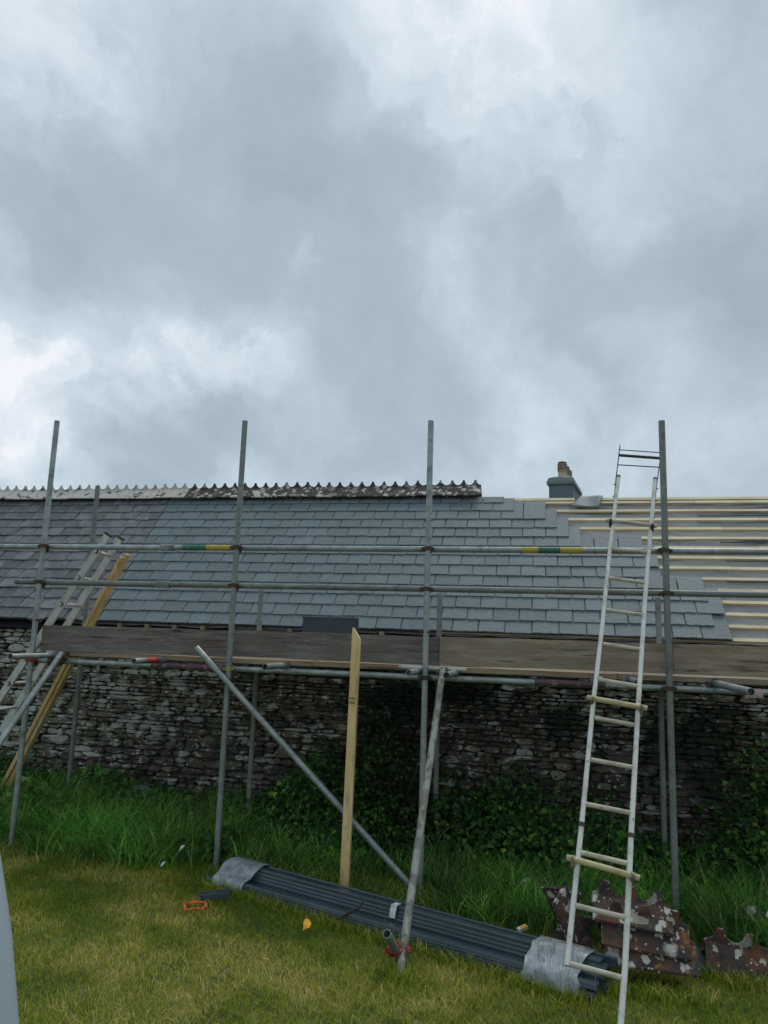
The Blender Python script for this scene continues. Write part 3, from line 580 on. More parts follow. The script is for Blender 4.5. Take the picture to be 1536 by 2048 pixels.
# couplers
def coupler_mesh(m):
    mb = MB(); mb.tube([(0, 0, -.017), (0, 0, .017)], .0290, 14); mb.tube([(-.022, .05, 0), (.022, .05, 0)], .0290, 14)
    mb.box((-.036, -.002, 0), (.022, .026, .026)); mb.box((.036, .0, 0), (.016, .020, .024)); mb.tube([(-.050, -.02, .0), (-.050, .028, 0)], .006, 6); mb.tube([(-.056, .01, 0), (-.040, .01, 0)], .011, 6)
    mb.tube([(.046, -.024, 0), (.046, .02, 0)], .006, 6); mb.box((.0, .052, -.036), (.028, .024, .016)); mb.tube([(0, .03, -.048), (0, .08, -.048)], .006, 6); return mb.mesh('coupler', m)
CM = {k: coupler_mesh(k) for k in ('rust', 'brass_coupler', 'red_coupler', 'galvanised_dull')}
for x in OX:
    for z in (zt_, zl, zd):
        k = 'brass_coupler' if (x == OX[1] and z == zd) else ('red_coupler' if x == OX[0] and z == zd else 'rust')
        inst('coupler', CM[k], sca, P(x, YO, z), Matrix.Rotation(random.uniform(-.12, .12), 3, 'Y'))
for x, z in ((OX[2], .062), (OX[3], .062), (OX[0], .06)): inst('coupler', CM['galvanised_dull' if x > 0 else 'rust'], sca, P(x, YO, z-.01), None, (1, .8, .5))
for x in (-3.207, -2.094, -.995, -.702, .37, .597, 1.184, -4.235): inst('coupler', CM['rust' if random.random() < .5 else 'galvanised_dull'], sca, P(x, YL, zd+.04), Matrix.Rotation(math.pi/2, 3, 'X')@Matrix.Rotation(math.pi/2, 3, 'Z'), (.85, .8, .8))
inst('coupler', CM['rust'], sca, P(-2.576, 5.85, -.385), Matrix.Rotation(math.radians(42), 3, 'Y')); inst('coupler', CM['rust'], sca, P(-.93, 5.85, -1.86), Matrix.Rotation(math.radians(42), 3, 'Y'))
inst('coupler', CM['rust'], sca, P(-.79, 5.87, -.26), Matrix.Rotation(math.radians(20), 3, 'X')); inst('coupler', CM['rust'], sca, P(-4.12, 5.87, -.26), Matrix.Rotation(math.radians(20), 3, 'X'))
inst('coupler', CM['red_coupler'], sca, P(-.812, 4.56, -1.735), Matrix.Rotation(math.radians(38), 3, 'X')@Matrix.Rotation(math.radians(150), 3, 'Z'), (.95, .95, .95)); inst('coupler', CM['red_coupler'], sca, P(-.852, 4.50, -1.735), Matrix.Rotation(math.radians(-20), 3, 'Y')@Matrix.Rotation(math.radians(60), 3, 'Z'), (.8, .8, .8))
# sleeve couplers
def sleeve(x, z, m, name='sleeve_coupler', y=YL):
    mb = MB(); mb.tube([P(x-.062, y, z), P(x+.062, y, z)], .0315, 16); mb.box(P(x, y-.030, z-.016), (.12, .016, .034))
    for dx in (-.032, .032): mb.tube([P(x+dx, y-.05, z-.018), P(x+dx, y-.02, z-.018)], .010, 6)
    part(name, mb, m, sca)
sleeve(-3.24, zt_, 'galvanised_dull'); sleeve(-3.25, zl, 'galvanised_dull'); sleeve(1.435, zd-.008, 'pink_sleeve')
# toe boards
def board(c, d, m, name, tiltY=0., warp=0., label=None):
    mb = MB(); n = 12; x0 = c[0]-d[0]/2; vs = []
    for i in range(n+1):
        x = x0+d[0]*i/n; dz = warp*math.sin(math.pi*i/n)+math.sin(tiltY)*(x-c[0]); h = [d[2]/2+random.uniform(-.0015, .0015) for _ in range(2)]
        for sy, sz in ((-1, -1), (1, -1), (1, 1), (-1, 1)): vs.append((x, c[1]+sy*d[1]/2, c[2]+sz*h[0 if sz > 0 else 1]+dz))
    fs = [(4*i+k, 4*i+(k+1) % 4, 4*i+4+(k+1) % 4, 4*i+4+k) for i in range(n) for k in range(4)]+[(0, 3, 2, 1), (4*n, 4*n+1, 4*n+2, 4*n+3)]
    mb.add(vs, [tuple(reversed(q)) for q in fs]); part(name, mb, m, sca, label, loc=c)
def tb(xa, xb, z, m, ti=0., wp=0., y=6.0, h=.222): board(P((xa+xb)/2, y, z-.016), (xb-xa, .036, h), m, 'toe_board', ti, wp)
tb(-4.42, -2.60, -.084, 'toe_dark', .004, .002); tb(-2.596, -.955, -.076, 'toe_dark', -.004, .002); tb(-.97, -.84, -.082, 'toe_dark', y=6.04); tb(-.838, .905, -.074, 'toe_brown', .0015, .003); tb(.908, 3.1, -.072, 'toe_brown', -.001)
# platform boards, four wide
for k in range(4):
    x = -4.30+.0; yb = 6.105+k*.232
    for ln in (2.35, 2.4, 2.4):
        board(P(x+ln/2+(.0 if k % 2 else .06), yb, -.233), (ln-.006, .225, .038), 'board_edge' if x < -1 else 'toe_brown', 'platform_board', random.uniform(-.002, .002)); x += ln
tubep('handling_tube', P(-1.15, 5.93, -.225), P(-.62, 5.93, -.228), 'alu_pale', label='short pale tube tucked under the toe board', r=.015)

# ------------------------------------------------------------------ pole ladder on the right
lad = empty('roof_ladder', P(.33, 4.05, -1.85), 'tall pale pole ladder leaning on the scaffold guard rail at the right', 'ladder')
def lpart(name, pts, r, m, n=10, label=None, flat=None):
    mb = MB(); mb.tube(pts, r, n, flat=flat); return part(name, mb, m, lad, label)
Ls = [P(.088, 4.248, -1.615), P(.184, 4.658, -1.02), P(.284, 5.118, -.359), P(.366, 5.447, .113), P(.461, 5.867, .715), P(.574, 6.32, 1.366)]
Rs = [P(.318, 4.06, -1.90), P(.372, 4.26, -1.60), P(.451, 4.636, -1.052), P(.561, 5.127, -.346), P(.671, 5.592, .321), P(.741, 5.863, .709), P(.857, 6.30, 1.337)]
lpart('stile', Ls, .0150, 'pole_white', 12); lpart('stile', Rs, .0155, 'pole_white', 12)
for pts in (Ls, Rs):
    d = (pts[-1]-pts[-2]).normalized(); lpart('stile_cap', [pts[-1], pts[-1]+d*.02], .016, 'hook_metal')
rg = [((.472, 5.867, .715), (.732, 5.851, .693)), ((.438, 5.704, .482), (.700, 5.68, .448)), ((.404, 5.537, .242), (.655, 5.516, .212)), ((.366, 5.371, .004), (.615, 5.352, -.024)), ((.326, 5.211, -.227), (.578, 5.188, -.259)),
      ((.288, 5.049, -.458), (.540, 5.028, -.488)), ((.249, 4.888, -.69), (.502, 4.869, -.717)), ((.210, 4.729, -.918), (.462, 4.711, -.945)), ((.173, 4.57, -1.147), (.425, 4.549, -1.177)), ((.139, 4.41, -1.376), (.390, 4.391, -1.403)), ((.086, 4.256, -1.605), (.362, 4.236, -1.636))]
for a, b in rg: lpart('rung', [P(*a), P(*b)], .0140, 'rung_cream')
for i, (a, b) in enumerate((((.445, 5.99, .955), (.815, 5.955, .905)), ((.240, 5.09, -.338), (.605, 5.06, -.385)), ((.095, 4.515, -1.165), (.475, 4.485, -1.228)))):
    a, b = P(*a), P(*b); m_ = (a+b)/2; lpart('crossbar', [a, a+(b-a)*.5+Vector((0, 0, .002)), b], .017 if i else .016, 'rung_cream' if i == 0 else 'crossbar_cream', 8)
    for e_, s_ in ((a+(b-a)*.09, 1), (b-(b-a)*.09, -1)):
        mb = MB(); mb.tube([e_+Vector((-.010, 0, 0)), e_+Vector((.010, 0, -.001))], .021, 10); mb.tube([e_+Vector((-.004*s_, -.004, -.006)), e_+Vector((.003*s_, .022, -.050))], .012, 7); part('lashing', mb, 'hook_metal' if i == 0 else 'rung_dirty', lad)
for pts, q in ((Ls, 1), (Rs, 2)):
    p = pts[q]; d = (pts[q+1]-pts[q]).normalized(); lpart('joint_collar', [p-d*.012, p+d*.012], .019, 'rust')
# thin dark frame carrying on above the stiles
hk = [[P(.470, 5.90, .78), P(.555, 6.33, 1.36), P(.578, 6.415, 1.495), P(.612, 6.55, 1.70)], [P(.752, 5.90, .74), P(.868, 6.28, 1.31), P(.905, 6.40, 1.46), P(.940, 6.50, 1.62)]]
for h_ in hk: lpart('hook_rod', h_, .0045, 'hook_metal', 6)
for i, (a, b, r) in enumerate((((.574, 6.41, 1.495), (.905, 6.395, 1.465), .005), ((.596, 6.50, 1.600), (.925, 6.47, 1.560), .013), ((.604, 6.53, 1.655), (.933, 6.49, 1.612), .0045))):
    lpart('hook_bar', [P(*a), P(*b)], r, 'hook_metal', 8)
for s_, pts in enumerate(hk):
    for t in (1.30, 1.18, 1.02):
        a = pts[0]+(pts[1]-pts[0])*((t-.76)/.6); lpart('hook_bolt', [a+Vector((-.014, 0, 0)), a+Vector((.014, 0, 0))], .006, 'hook_metal', 6)

# ------------------------------------------------------------------ aluminium ladder and timbers on the left, through the platform
al = empty('aluminium_ladder', P(-5.3, 6.4, -1.85), 'weathered aluminium ladder leaning through the scaffold at its left end, by raw timbers', 'ladder')
def ray_line(a, b, z):
    k = (z-a[2])/(b[2]-a[2]); return Vector((a[0]+(b[0]-a[0])*k, a[1]+(b[1]-a[1])*k, z))
def beam(mb, a, b, w, d, side=Vector((0, 1, 0))):         # rectangular bar a->b, w in-plane, d along side
    a, b = Vector(a), Vector(b); ax = (b-a).normalized(); q = ax.cross(side).normalized(); s2 = side
    vs = [p+q*sx*w/2+s2*sy*d/2 for p in (a, b) for sx, sy in ((-1, -1), (1, -1), (1, 1), (-1, 1))]
    mb.add(vs, [(0, 1, 2, 3), (7, 6, 5, 4), (0, 4, 5, 1), (1, 5, 6, 2), (2, 6, 7, 3), (3, 7, 4, 0)]); return mb
fa, fb = (-4.738, 6.2, -.334), (-4.000, 6.2, .850); ba_, bb = (-4.800, 6.56, -.366), (-4.093, 6.56, .865)
for a, b in ((fa, fb), (ba_, bb)):
    p0 = ray_line(a, b, -1.85); p1 = Vector(b); part('stile', beam(MB(), p0+Vector((0, 0, EYE)), p1+Vector((0, 0, EYE)), .066, .026), 'alu_pale', al)
    part('stile_cap', beam(MB(), p1+Vector((0, 0, EYE)), p1+Vector((.012, 0, .02+EYE)), .070, .030), 'rust', al)
for i in range(11):
    z = .70-.247*i
    if z < -1.75: break
    a = ray_line(fa, fb, z); b = ray_line(ba_, bb, z)
    mb = MB(); mb.tube([P(a.x, 6.17, z), P(b.x, 6.59, z)], .015, 10); part('rung', mb, 'alu_pale', al)
    mb = MB(); mb.tube([P(a.x, 6.180, z), P(a.x, 6.1865, z)], .021, 10); part('rung_socket', mb, 'socket_shade', al)  # solid disc, its near-black colour stands in for shade inside the rung end
def timber(name, a, b, w, d, label, m='pine_plank', group=None):
    mb = beam(MB(), P(*a), P(*b), w, d); o = solo(name, mb, m, P(*a), label, 'timber', group); return o
timber('timber_length', (-5.36, 6.72, -1.85), (-4.155, 6.72, .700), .034, .045, 'raw sawn timber beside the aluminium ladder, the left and shorter of the two', group='raw timbers by the left ladder')
timber('timber_length', (-5.31, 6.75, -1.85), (-4.112, 6.75, .735), .034, .060, 'raw sawn timber beside the aluminium ladder, the right and longer of the two', group='raw timbers by the left ladder')
# tall plank with a mitred top
pl = empty('plank', P(-1.445, 5.68, -1.85), 'tall pale pine plank with a pointed mitred top leaning against the toe board', 'plank')
mb = MB(); w = .066; pf = [(-w/2, 0), (w/2, 0), (w/2, 1.855), (-w*.38, 1.945), (-w/2, 1.935)]
o_ = P(-1.462, 5.655, -1.87); axx = Vector((1, 0, 0)); up_ = (P(-1.478, 5.80, .08)-P(-1.462, 5.655, -1.87)).normalized(); nn = axx.cross(up_).normalized(); axx = up_.cross(nn)
mb.prism(pf, o_, axx, up_, nn, -.038); part('board', mb, 'pine_plank', pl)
mb = MB()
for rr in range(2):
    for k in range(4):
        for q in range(2):
            x, z = -.022+k*.013+random.uniform(-.003, .003), 1.40-rr*.032+random.uniform(-.006, .006); sz = (.003, .018) if q == 0 else (.011, .003)
            for sg in (1,):
                p = o_+axx*x+up_*z-nn*.0395*(-1 if nn.y < 0 else 1)
                if True:
                    c_ = [p+axx*sx*sz[0]/2+up_*sy*sz[1]/2 for sx, sy in ((-1, -1), (1, -1), (1, 1), (-1, 1))]; mb.add(c_, [(0, 1, 2, 3)])
                    p2 = o_+axx*x+up_*z-Vector((0, .0015, 0)); c_ = [p2+axx*sx*sz[0]/2+up_*sy*sz[1]/2 for sx, sy in ((-1, -1), (1, -1), (1, 1), (-1, 1))]; mb.add(c_, [(0, 1, 2, 3)])
part('grade_stamp', mb, 'ink', pl, 'small smudged ink grade stamp')

# things on the platform
mb = MB(); mb.box(P(-1.895, 6.50, -.02), (.51, .035, .36)); mb.box(P(-1.895, 6.482, .155), (.515, .006, .012)); mb.box(P(-1.895, 6.48, .02), (.47, .004, .22)); solo('dark_panel', mb, 'dark_sheet', P(-1.895, 6.5, -.2), 'dark slate-blue panel standing on the platform behind the toe board, by the plank top', 'panel')
mb = MB()
for k in range(4): mb.box(P(-.72+random.uniform(-.01, .01), 6.45, .018+k*.010-.03), (.42, .26, .008), Matrix.Rotation(random.uniform(-.03, .03), 3, 'Z'))
mb.box(P(-.72, 6.45, -.118), (.38, .22, .185)); solo('slate_stack', mb, 'dark_sheet', P(-.72, 6.45, -.2), 'low stack of dark slates on the platform right of the third standard', 'slates')

# ------------------------------------------------------------------ bundle of gutters in the grass
A0 = Vector((-2.34, 5.745, 0)); A1 = Vector((.345, 4.69, 0)); ax = (A1-A0).normalized(); LN = (A1-A0).length; ac = Vector((ax.y, -ax.x, 0))   # ac towards the camera
bun = empty('gutter_bundle', (A0+A1)/2, 'bundle of long dark blue-grey gutters on the grass, wrapped in film at both ends', 'gutters')
if ac.y > 0: ac = -ac
ac *= .86; zup = Vector((0, 0, 1.02))
def channel(v0, v1, ztop, zbot, th=.004, lip=.008, groove=True):
    o = [(v0-lip, zbot+.004), (v0-lip, zbot), (v0+.004, zbot), (v0+.006, ztop-.012), (v0+.014, ztop-.004)]
    if groove:
        m_ = (v0+v1)/2; o += [(m_-.020, ztop), (m_-.019, ztop-.013), (m_-.010, ztop-.013), (m_-.009, ztop), (m_+.018, ztop-.001), (m_+.019, ztop-.010), (m_+.025, ztop-.010), (m_+.026, ztop-.002)]
    o += [(v1-.014, ztop-.002), (v1-.005, ztop-.010), (v1-.002, zbot+.012), (v1+.002, zbot+.010), (v1+lip, zbot+.009), (v1+lip, zbot+.003), (v1-.004, zbot+.002), (v1-.008, zbot+.008), (v1-.012, ztop-.016), (v0+.016, ztop-.016), (v0+.010, zbot+.006)]
    return o
specs = [(.000, .036, .150, .100, 0), (.056, .140, .150, .104, 0), (.052, .152, .126, .084, .02), (.056, .164, .106, .066, -.01), (.052, .176, .086, .046, .03),
         (.240, .305, .082, .050, .015), (.236, .313, .062, .032, -.02), (.240, .320, .042, .014, .01), (.236, .327, .022, .000, .01), (.06, .15, .040, .000, -.02)]
for i, (v0, v1, z1, z0, off) in enumerate(specs):
    mb = MB(); mb.prism(channel(v0, v1, z1, z0, groove=(v1-v0) > .09), A0+ax*(off+random.uniform(-.03, .03)), ac, zup, ax, LN-.02+random.uniform(-.05, .05)); part('gutter', mb, 'gutter_plastic', bun)
def wrap(s0, s1, m, name, grow=.006, front=True):
    hull = [(-.008, .095), (.000, .150), (.06, .153), (.150, .156), (.182, .128), (.222, .092), (.295, .084), (.318, .060), (.330, .005)]
    hull = [(x+(.004 if x > .2 else -.003), z+.004) for x, z in hull]; mb = MB(); n = len(hull); K = 30
    for i in range(K+1):
        for j, (x, z) in enumerate(hull):
            e_ = random.uniform(-.0016, .0016); mb.v.append(tuple(A0+ax*(s0+(s1-s0)*i/K+(random.uniform(-.02, .02) if i in (0, K) else 0))+ac*(x+e_)+zup*(max(z+e_, .0))))
    mb.f = [(i*n+j, i*n+j+1, (i+1)*n+j+1, (i+1)*n+j) for i in range(K) for j in range(n-1)]; mb.sm = [True]*len(mb.f); part(name, mb, m, bun)
wrap(.02, .34, 'film_wrap', 'film_wrap'); wrap(2.46, 2.78, 'film_wrap', 'film_wrap')
mb = MB(); q = A0+ax*1.50
mb.v = [tuple(q+ax*s_+ac*x+zup*z) for s_ in (0, .045) for x, z in ((.09, .154), (.153, .154), (.170, .118), (.178, .085))]; mb.f = [(0, 1, 5, 4), (1, 2, 6, 5), (2, 3, 7, 6)]; mb.sm = [False]*3; part('tape', mb, 'white_tape', bun)
mb = MB(); mb.tube([P(-1.33, 5.02, -1.80), P(-1.25, 5.06, -1.755), P(-1.20, 5.09, -1.735), P(-1.185, 5.10, -1.70)], [.006, .009, .008, .005], 6); solo('stick', mb, 'bark', P(-1.3, 5.0, -1.8), 'dark crooked stick resting against the front of the gutter bundle', 'stick')

# ------------------------------------------------------------------ salvaged ridge tiles on the grass
def put_tile(loc, rx, ry, rz, label, n=3, ln=.47, wing=.17, m='rust_tile', name='ridge_tile', grp='old ridge tiles lying in the grass'):
    mb = ridge_tile(ln, wing, math.radians(47), n, .082, .030, .019); R = Matrix.Rotation(rz, 3, 'Z')@Matrix.Rotation(ry, 3, 'Y')@Matrix.Rotation(rx, 3, 'X')
    mb.v = [tuple(R@Vector((x-ln/2+random.uniform(-.003, .003), y+random.uniform(-.0015, .0015), z+random.uniform(-.003, .003)))+Vector(loc)) for x, y, z in mb.v]; return solo(name, mb, m, loc, label, 'ridge tile', grp)
put_tile(P(.555, 4.83, -1.64), math.radians(-2), math.radians(3), math.radians(4), 'lowest rust-brown ridge tile of the pile behind the ladder foot, grey with lichen', ln=.50)
put_tile(P(.535, 4.85, -1.555), math.radians(3), math.radians(4.5), math.radians(3), 'middle ridge tile of the pile behind the ladder foot, big white lichen rings', ln=.48)
put_tile(P(.470, 4.92, -1.478), math.radians(-12), math.radians(6), math.radians(2), 'topmost ridge tile of the pile behind the ladder foot, rust red crest', ln=.44)
put_tile(P(1.16, 5.16, -1.745), math.radians(6), math.radians(4), math.radians(0), 'rust-red ridge tile with scalloped crest lying by itself at the right edge', ln=.50)
put_tile(P(.165, 5.06, -1.62), math.radians(10), math.radians(64), math.radians(25), 'dark ridge tile tipped on its end between the gutters and the pile', n=2, ln=.34)
put_tile(P(.13, 4.98, -1.790), math.radians(-35), math.radians(8), math.radians(-8), 'broken crest piece of ridge tile poking up behind the gutter bundle', n=2, ln=.32, wing=.12)
# slabs, scraps
def slab(name, loc, d, rx, rz, m, label, cat):
    mb = MB(); n = 7; h = d[2]/2; out = [(math.cos(a)*d[0]/2*random.uniform(.85, 1.1), math.sin(a)*d[1]/2*random.uniform(.85, 1.1)) for a in [2*math.pi*(k+.5)/n for k in range(n)]]
    mb.add([(x, y, -h) for x, y in out]+[(x*.96, y*.96, h) for x, y in out], [tuple(range(n, 2*n)), tuple(reversed(range(n)))]+[(k, (k+1) % n, n+(k+1) % n, n+k) for k in range(n)])
    R = Matrix.Rotation(rz, 3, 'Z')@Matrix.Rotation(rx, 3, 'X'); mb.v = [tuple(R@Vector(v_)+Vector(loc)) for v_ in mb.v]; return solo(name, mb, m, loc, label, cat)
slab('slate_slab', P(.85, 5.22, -1.86), (.26, .30, .02), math.radians(20), .2, 'grey_slab', 'dark grey slate slab half sunk in grass between the tile pile and the lone tile', 'slab')
slab('slate_slab', P(-3.92, 7.0, -1.60), (.34, .26, .03), math.radians(40), -.1, 'grey_slab', 'blue-grey slab leaning in the weeds against the foot of the wall at the left', 'slab')
mb = MB(); 
for (a, b) in (((-2.40, 4.965, .075), (-2.21, 4.99, .078)), ((-2.21, 4.99, .078), (-2.185, 4.955, .062)), ((-2.40, 4.965, .075), (-2.33, 4.87, .055)), ((-2.33, 4.87, .055), (-2.20, 4.90, .062)), ((-2.20, 4.90, .062), (-2.185, 4.955, .062)), ((-2.38, 4.95, .062), (-2.26, 4.93, .085))):
    a, b = [(-2.30+(q_[0]+2.30)*.78, 4.93+(q_[1]-4.93)*.8, q_[2]-.006+random.uniform(-.006, .006)) for q_ in (a, b)]; mb.tube([a, ((a[0]+b[0])/2, (a[1]+b[1])/2+random.uniform(-.01, .01), (a[2]+b[2])/2+.008), b], random.uniform(.006, .010), 6, flat=.6)
solo('strap', mb, 'orange_plastic', (-2.3, 4.93, .05), 'crumpled orange strap lying on the lawn left of the gutter bundle', 'strap')
mb = MB(); mb.box((-2.245, 5.16, .058), (.20, .045, .03), Matrix.Rotation(.35, 3, 'Z')@Matrix.Rotation(-.08, 3, 'Y')); mb.box((-2.245, 5.185, .066), (.20, .012, .04), Matrix.Rotation(.35, 3, 'Z')@Matrix.Rotation(-.08, 3, 'Y')); solo('gutter_offcut', mb, 'dark_sheet', (-2.24, 5.16, .03), 'short dark gutter offcut on the grass next to the orange strap', 'offcut')
mb = MB(); mb.add([(-1.500, 4.83, .068), (-1.470, 4.81, .050), (-1.452, 4.82, .060), (-1.455, 4.85, .072), (-1.48, 4.86, .092), (-1.498, 4.85, .09)], [(0, 1, 4, 5), (1, 2, 3, 4)]); mb.add([(-1.500, 4.835, .068), (-1.49, 4.80, .04), (-1.470, 4.80, .060)], [(0, 1, 2)]); solo('wrapper', mb, 'yellow_plastic', (-1.48, 4.83, .06), 'crumpled yellow wrapper in the grass in front of the gutters', 'litter')
for i, (x, y, lb) in enumerate(((-2.86, 5.86, 'crumpled white scrap in tall grass left of the second standard, the upper one'), (-2.86, 5.56, 'tiny white plastic bit at the lawn edge, the lower left one'))):
    z = .14 if i == 0 else .10; s_ = .020 if i == 0 else .013; mb = MB(); mb.add([(x-s_, y, z-s_*.5), (x+s_, y-.01, z), (x+s_*.7, y+.02, z+s_), (x-s_*.6, y+.01, z+s_*.8)], [(0, 1, 2, 3)]); mb.add([(x-s_, y, z-s_*.5), (x+s_, y-.01, z), (x, y-.04, z-s_*.7)], [(0, 1, 2)]); solo('litter', mb, 'white_scrap', (x, y, z), lb, 'litter')
mb = MB(); mb.box((-.165, 5.20, .060), (.065, .035, .018), Matrix.Rotation(.5, 3, 'Z')@Matrix.Rotation(-.3, 3, 'Y')); solo('packet', mb, 'white_scrap', (-.165, 5.2, .06), 'small white and yellow packet lying behind the gutter bundle', 'packet')
pk = bpy.data.objects['packet']; mb = MB(); mb.box((-.155, 5.195, .070), (.04, .033, .007), Matrix.Rotation(.5, 3, 'Z')@Matrix.Rotation(-.3, 3, 'Y')); part('packet_label', mb, 'yellow_plastic', pk)
mb = MB(); mb.add([(1.36, 5.60, .16), (1.52, 5.56, .10), (1.60, 5.60, .19), (1.42, 5.66, .235)], [(0, 1, 2, 3), (3, 2, 1, 0)]); solo('white_sheet', mb, 'white_scrap', (1.4, 5.6, .1), 'white folded sheet scrap in the grass at the right edge', 'litter')
slab('broken_tile', P(1.30, 5.62, -1.70), (.14, .12, .05), math.radians(55), .3, 'rust_tile', 'mossy broken tile lump next to the white sheet scrap', 'tile')
slab('broken_tile', P(-.12, 5.95, -1.76), (.22, .12, .05), math.radians(35), .2, 'rust_tile', 'rusty broken tile lump in the dark weeds under the platform', 'tile')
# leaning post close to the camera at the lower left
pts = []; 
for i in range(15):
    z = -1.87+1.75*i/14; k = z+.726; e_ = -.954-.20*k-.33*max(0, k)**2; pts.append(P(e_-.146, 1.35, z))
mb = MB(); mb.tube(pts, [.115-.010*i/14 for i in range(15)], 32, hollow=.05); solo('post', mb, 'post_grey', P(-.7, 1.35, -1.85), 'smooth pale grey-blue post leaning left, close at the lower left corner', 'post')

# ------------------------------------------------------------------ vegetation
def blades(xy, h, w, lean, segs, base_z, cols, curve=1.0):
    """curved grass blades: n x ; returns verts, tris, colours"""
    n = len(xy); ang = rng.random(n)*2*np.pi; w = np.asarray(w); wx, wy = np.cos(ang), np.sin(ang); la = rng.random(n)*2*np.pi; lx, ly = np.cos(la)*lean, np.sin(la)*lean
    V = []; C = []
    for s_ in range(segs+1):
        u = s_/segs; ww = w*(1-u**1.5)*.5*(1 if s_ < segs else 0); cxx = xy[:, 0]+lx*h*u**(1+curve); cyy = xy[:, 1]+ly*h*u**(1+curve); cz = base_z+h*(u-.35*lean*u**2.2)
        if s_ < segs:
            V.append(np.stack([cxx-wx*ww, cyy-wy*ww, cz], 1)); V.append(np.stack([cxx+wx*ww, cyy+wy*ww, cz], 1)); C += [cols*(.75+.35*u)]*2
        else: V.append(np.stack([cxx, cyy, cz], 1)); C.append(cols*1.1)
    K = len(V); V = np.stack(V, 1).reshape(-1, 3); C = np.stack(C, 1).reshape(-1, 3); T = []; b = np.arange(n)*K
    for s_ in range(segs-1):
        a = 2*s_; T += [np.stack([b+a, b+a+1, b+a+3], 1), np.stack([b+a, b+a+3, b+a+2], 1)]
    a = 2*(segs-1); T.append(np.stack([b+a, b+a+1, b+a+2], 1)); return V, np.concatenate(T), C
def pick(n, pal, wts): 
    i = rng.choice(len(pal), n, p=np.array(wts)/sum(wts)); return np.array(pal)[i]*(.75+.5*rng.random((n, 1)))
# lawn: dense near the view, thinner around
def verge(x): return 5.74+.16*np.sin(x*1.7)+.10*np.sin(x*4.3+1)-.30*np.clip((x+.6)/1.0, 0, 1)+.18*np.clip((-x-3.4), 0, 1)
n = 230000; x = rng.uniform(-5.2, 2.4, n); y = rng.uniform(3.1, 6.1, n); keep = (y < verge(x)+.12*rng.standard_normal(n)); x, y = x[keep], y[keep]
n2_ = 30000; x = np.concatenate([x, rng.uniform(-8, 5, n2_)]); y = np.concatenate([y, rng.uniform(.2, 5.6, n2_)]); n = len(x)
pn = .34*vnoise(x, y, 1.2)+.38*vnoise(x+7, y, 3.1)+.28*vnoise(x, y+3, 8); pn = (pn-.5)*2.6+.5
straw = np.array([.76, .62, .22]); gr = np.array([.285, .385, .018]); dg = np.array([.125, .220, .012]); ol = np.array([.45, .41, .050])
q = rng.random(n)*.88+(pn-.5)*.75-.06; C = np.where((q > .80)[:, None], straw, np.where((q > .50)[:, None], ol, np.where((q > .2)[:, None], gr, dg)))*(.6+.75*rng.random((n, 1)))
h = (.022+.040*rng.random(n)**1.3)*(.75+.7*vnoise(x, y, 2.1)); V, T, Cc = blades(np.stack([x, y], 1), h, .0038, .25+.9*rng.random(n), 2, ground_z(x, y)-.004, C)
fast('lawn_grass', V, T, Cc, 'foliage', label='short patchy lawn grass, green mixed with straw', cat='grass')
# taller tufts along things lying in the lawn
def along(a, b, n, sp): t = rng.random(n); return np.array(a)[:2]+(np.array(b)[:2]-np.array(a)[:2])*t[:, None]+rng.normal(0, sp, (n, 2))
pts_ = np.concatenate([along(A0+ac*.36, A1+ac*.36, 3000, .035), along(P(.25, 4.60, 0), P(.85, 4.62, 0), 700, .04), along(P(.85, 4.98, 0), P(1.5, 4.96, 0), 700, .04), along(P(-.9, 4.4, 0), P(-.7, 4.45, 0), 200, .05)])
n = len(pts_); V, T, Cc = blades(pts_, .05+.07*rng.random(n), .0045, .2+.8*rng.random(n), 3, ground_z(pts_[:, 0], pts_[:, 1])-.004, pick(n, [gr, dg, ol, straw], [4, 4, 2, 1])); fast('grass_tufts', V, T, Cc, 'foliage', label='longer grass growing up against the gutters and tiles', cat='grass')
# tall rank grass between lawn and wall
G1 = [.070, .205, .030]; G2 = [.130, .300, .050]; G3 = [.028, .090, .018]; G4 = [.26, .36, .09]; G5 = [.40, .33, .14]
def tall(xr, yr, n, hm, cl):
    k = max(4, n//55); cx = rng.uniform(*xr, k); cy = rng.uniform(*yr, k); i = rng.integers(0, k, n); sp = .055+.05*rng.random(k)
    x = cx[i]+rng.normal(0, 1, n)*sp[i]; y = cy[i]+rng.normal(0, 1, n)*sp[i]; hh = (hm*(.55+.6*rng.random(k)))[i]*(.5+.6*rng.random(n)); return x, y, hh
rows = [((-6.5, -2.7), (6.0, 7.2), 16000, .44), ((-6.2, -4.0), (6.3, 7.2), 4000, .60), ((-4.9, -2.6), (5.95, 6.5), 7000, .40), ((-4.1, -2.9), (5.8, 6.1), 2500, .36), ((-2.7, -1.0), (5.95, 6.9), 6000, .32), ((-1.0, .35), (5.45, 6.5), 9000, .30), ((.25, 1.0), (5.3, 6.5), 4500, .32), ((.95, 2.4), (5.5, 6.6), 6500, .42), ((1.0, 1.6), (5.35, 5.9), 2000, .42), ((2.4, 5), (5.6, 7.1), 3000, .4), ((-9, -6.5), (5.8, 7.1), 3000, .4)]
X, Y_, Hh = map(np.concatenate, zip(*[tall(*a, 1) for a in rows])); kp = np.ones(len(X), bool)
for sx in OX: kp &= ~((abs(X-sx*(1+(Y_-5.9)/5.9)) < .13)&(Y_ < 5.97))
X, Y_, Hh = X[kp], Y_[kp], Hh[kp]; n = len(X)
V, T, Cc = blades(np.stack([X, Y_], 1), Hh, .006+.006*rng.random(n), .25+.95*rng.random(n)**1.2, 5, ground_z(X, Y_)-.01, pick(n, [G1, G2, G3, G4, G5], [6, 5, 4, 1.2, .35])*(.45+1.9*vnoise(X, Y_, 4.2)[:, None]), curve=1.1)
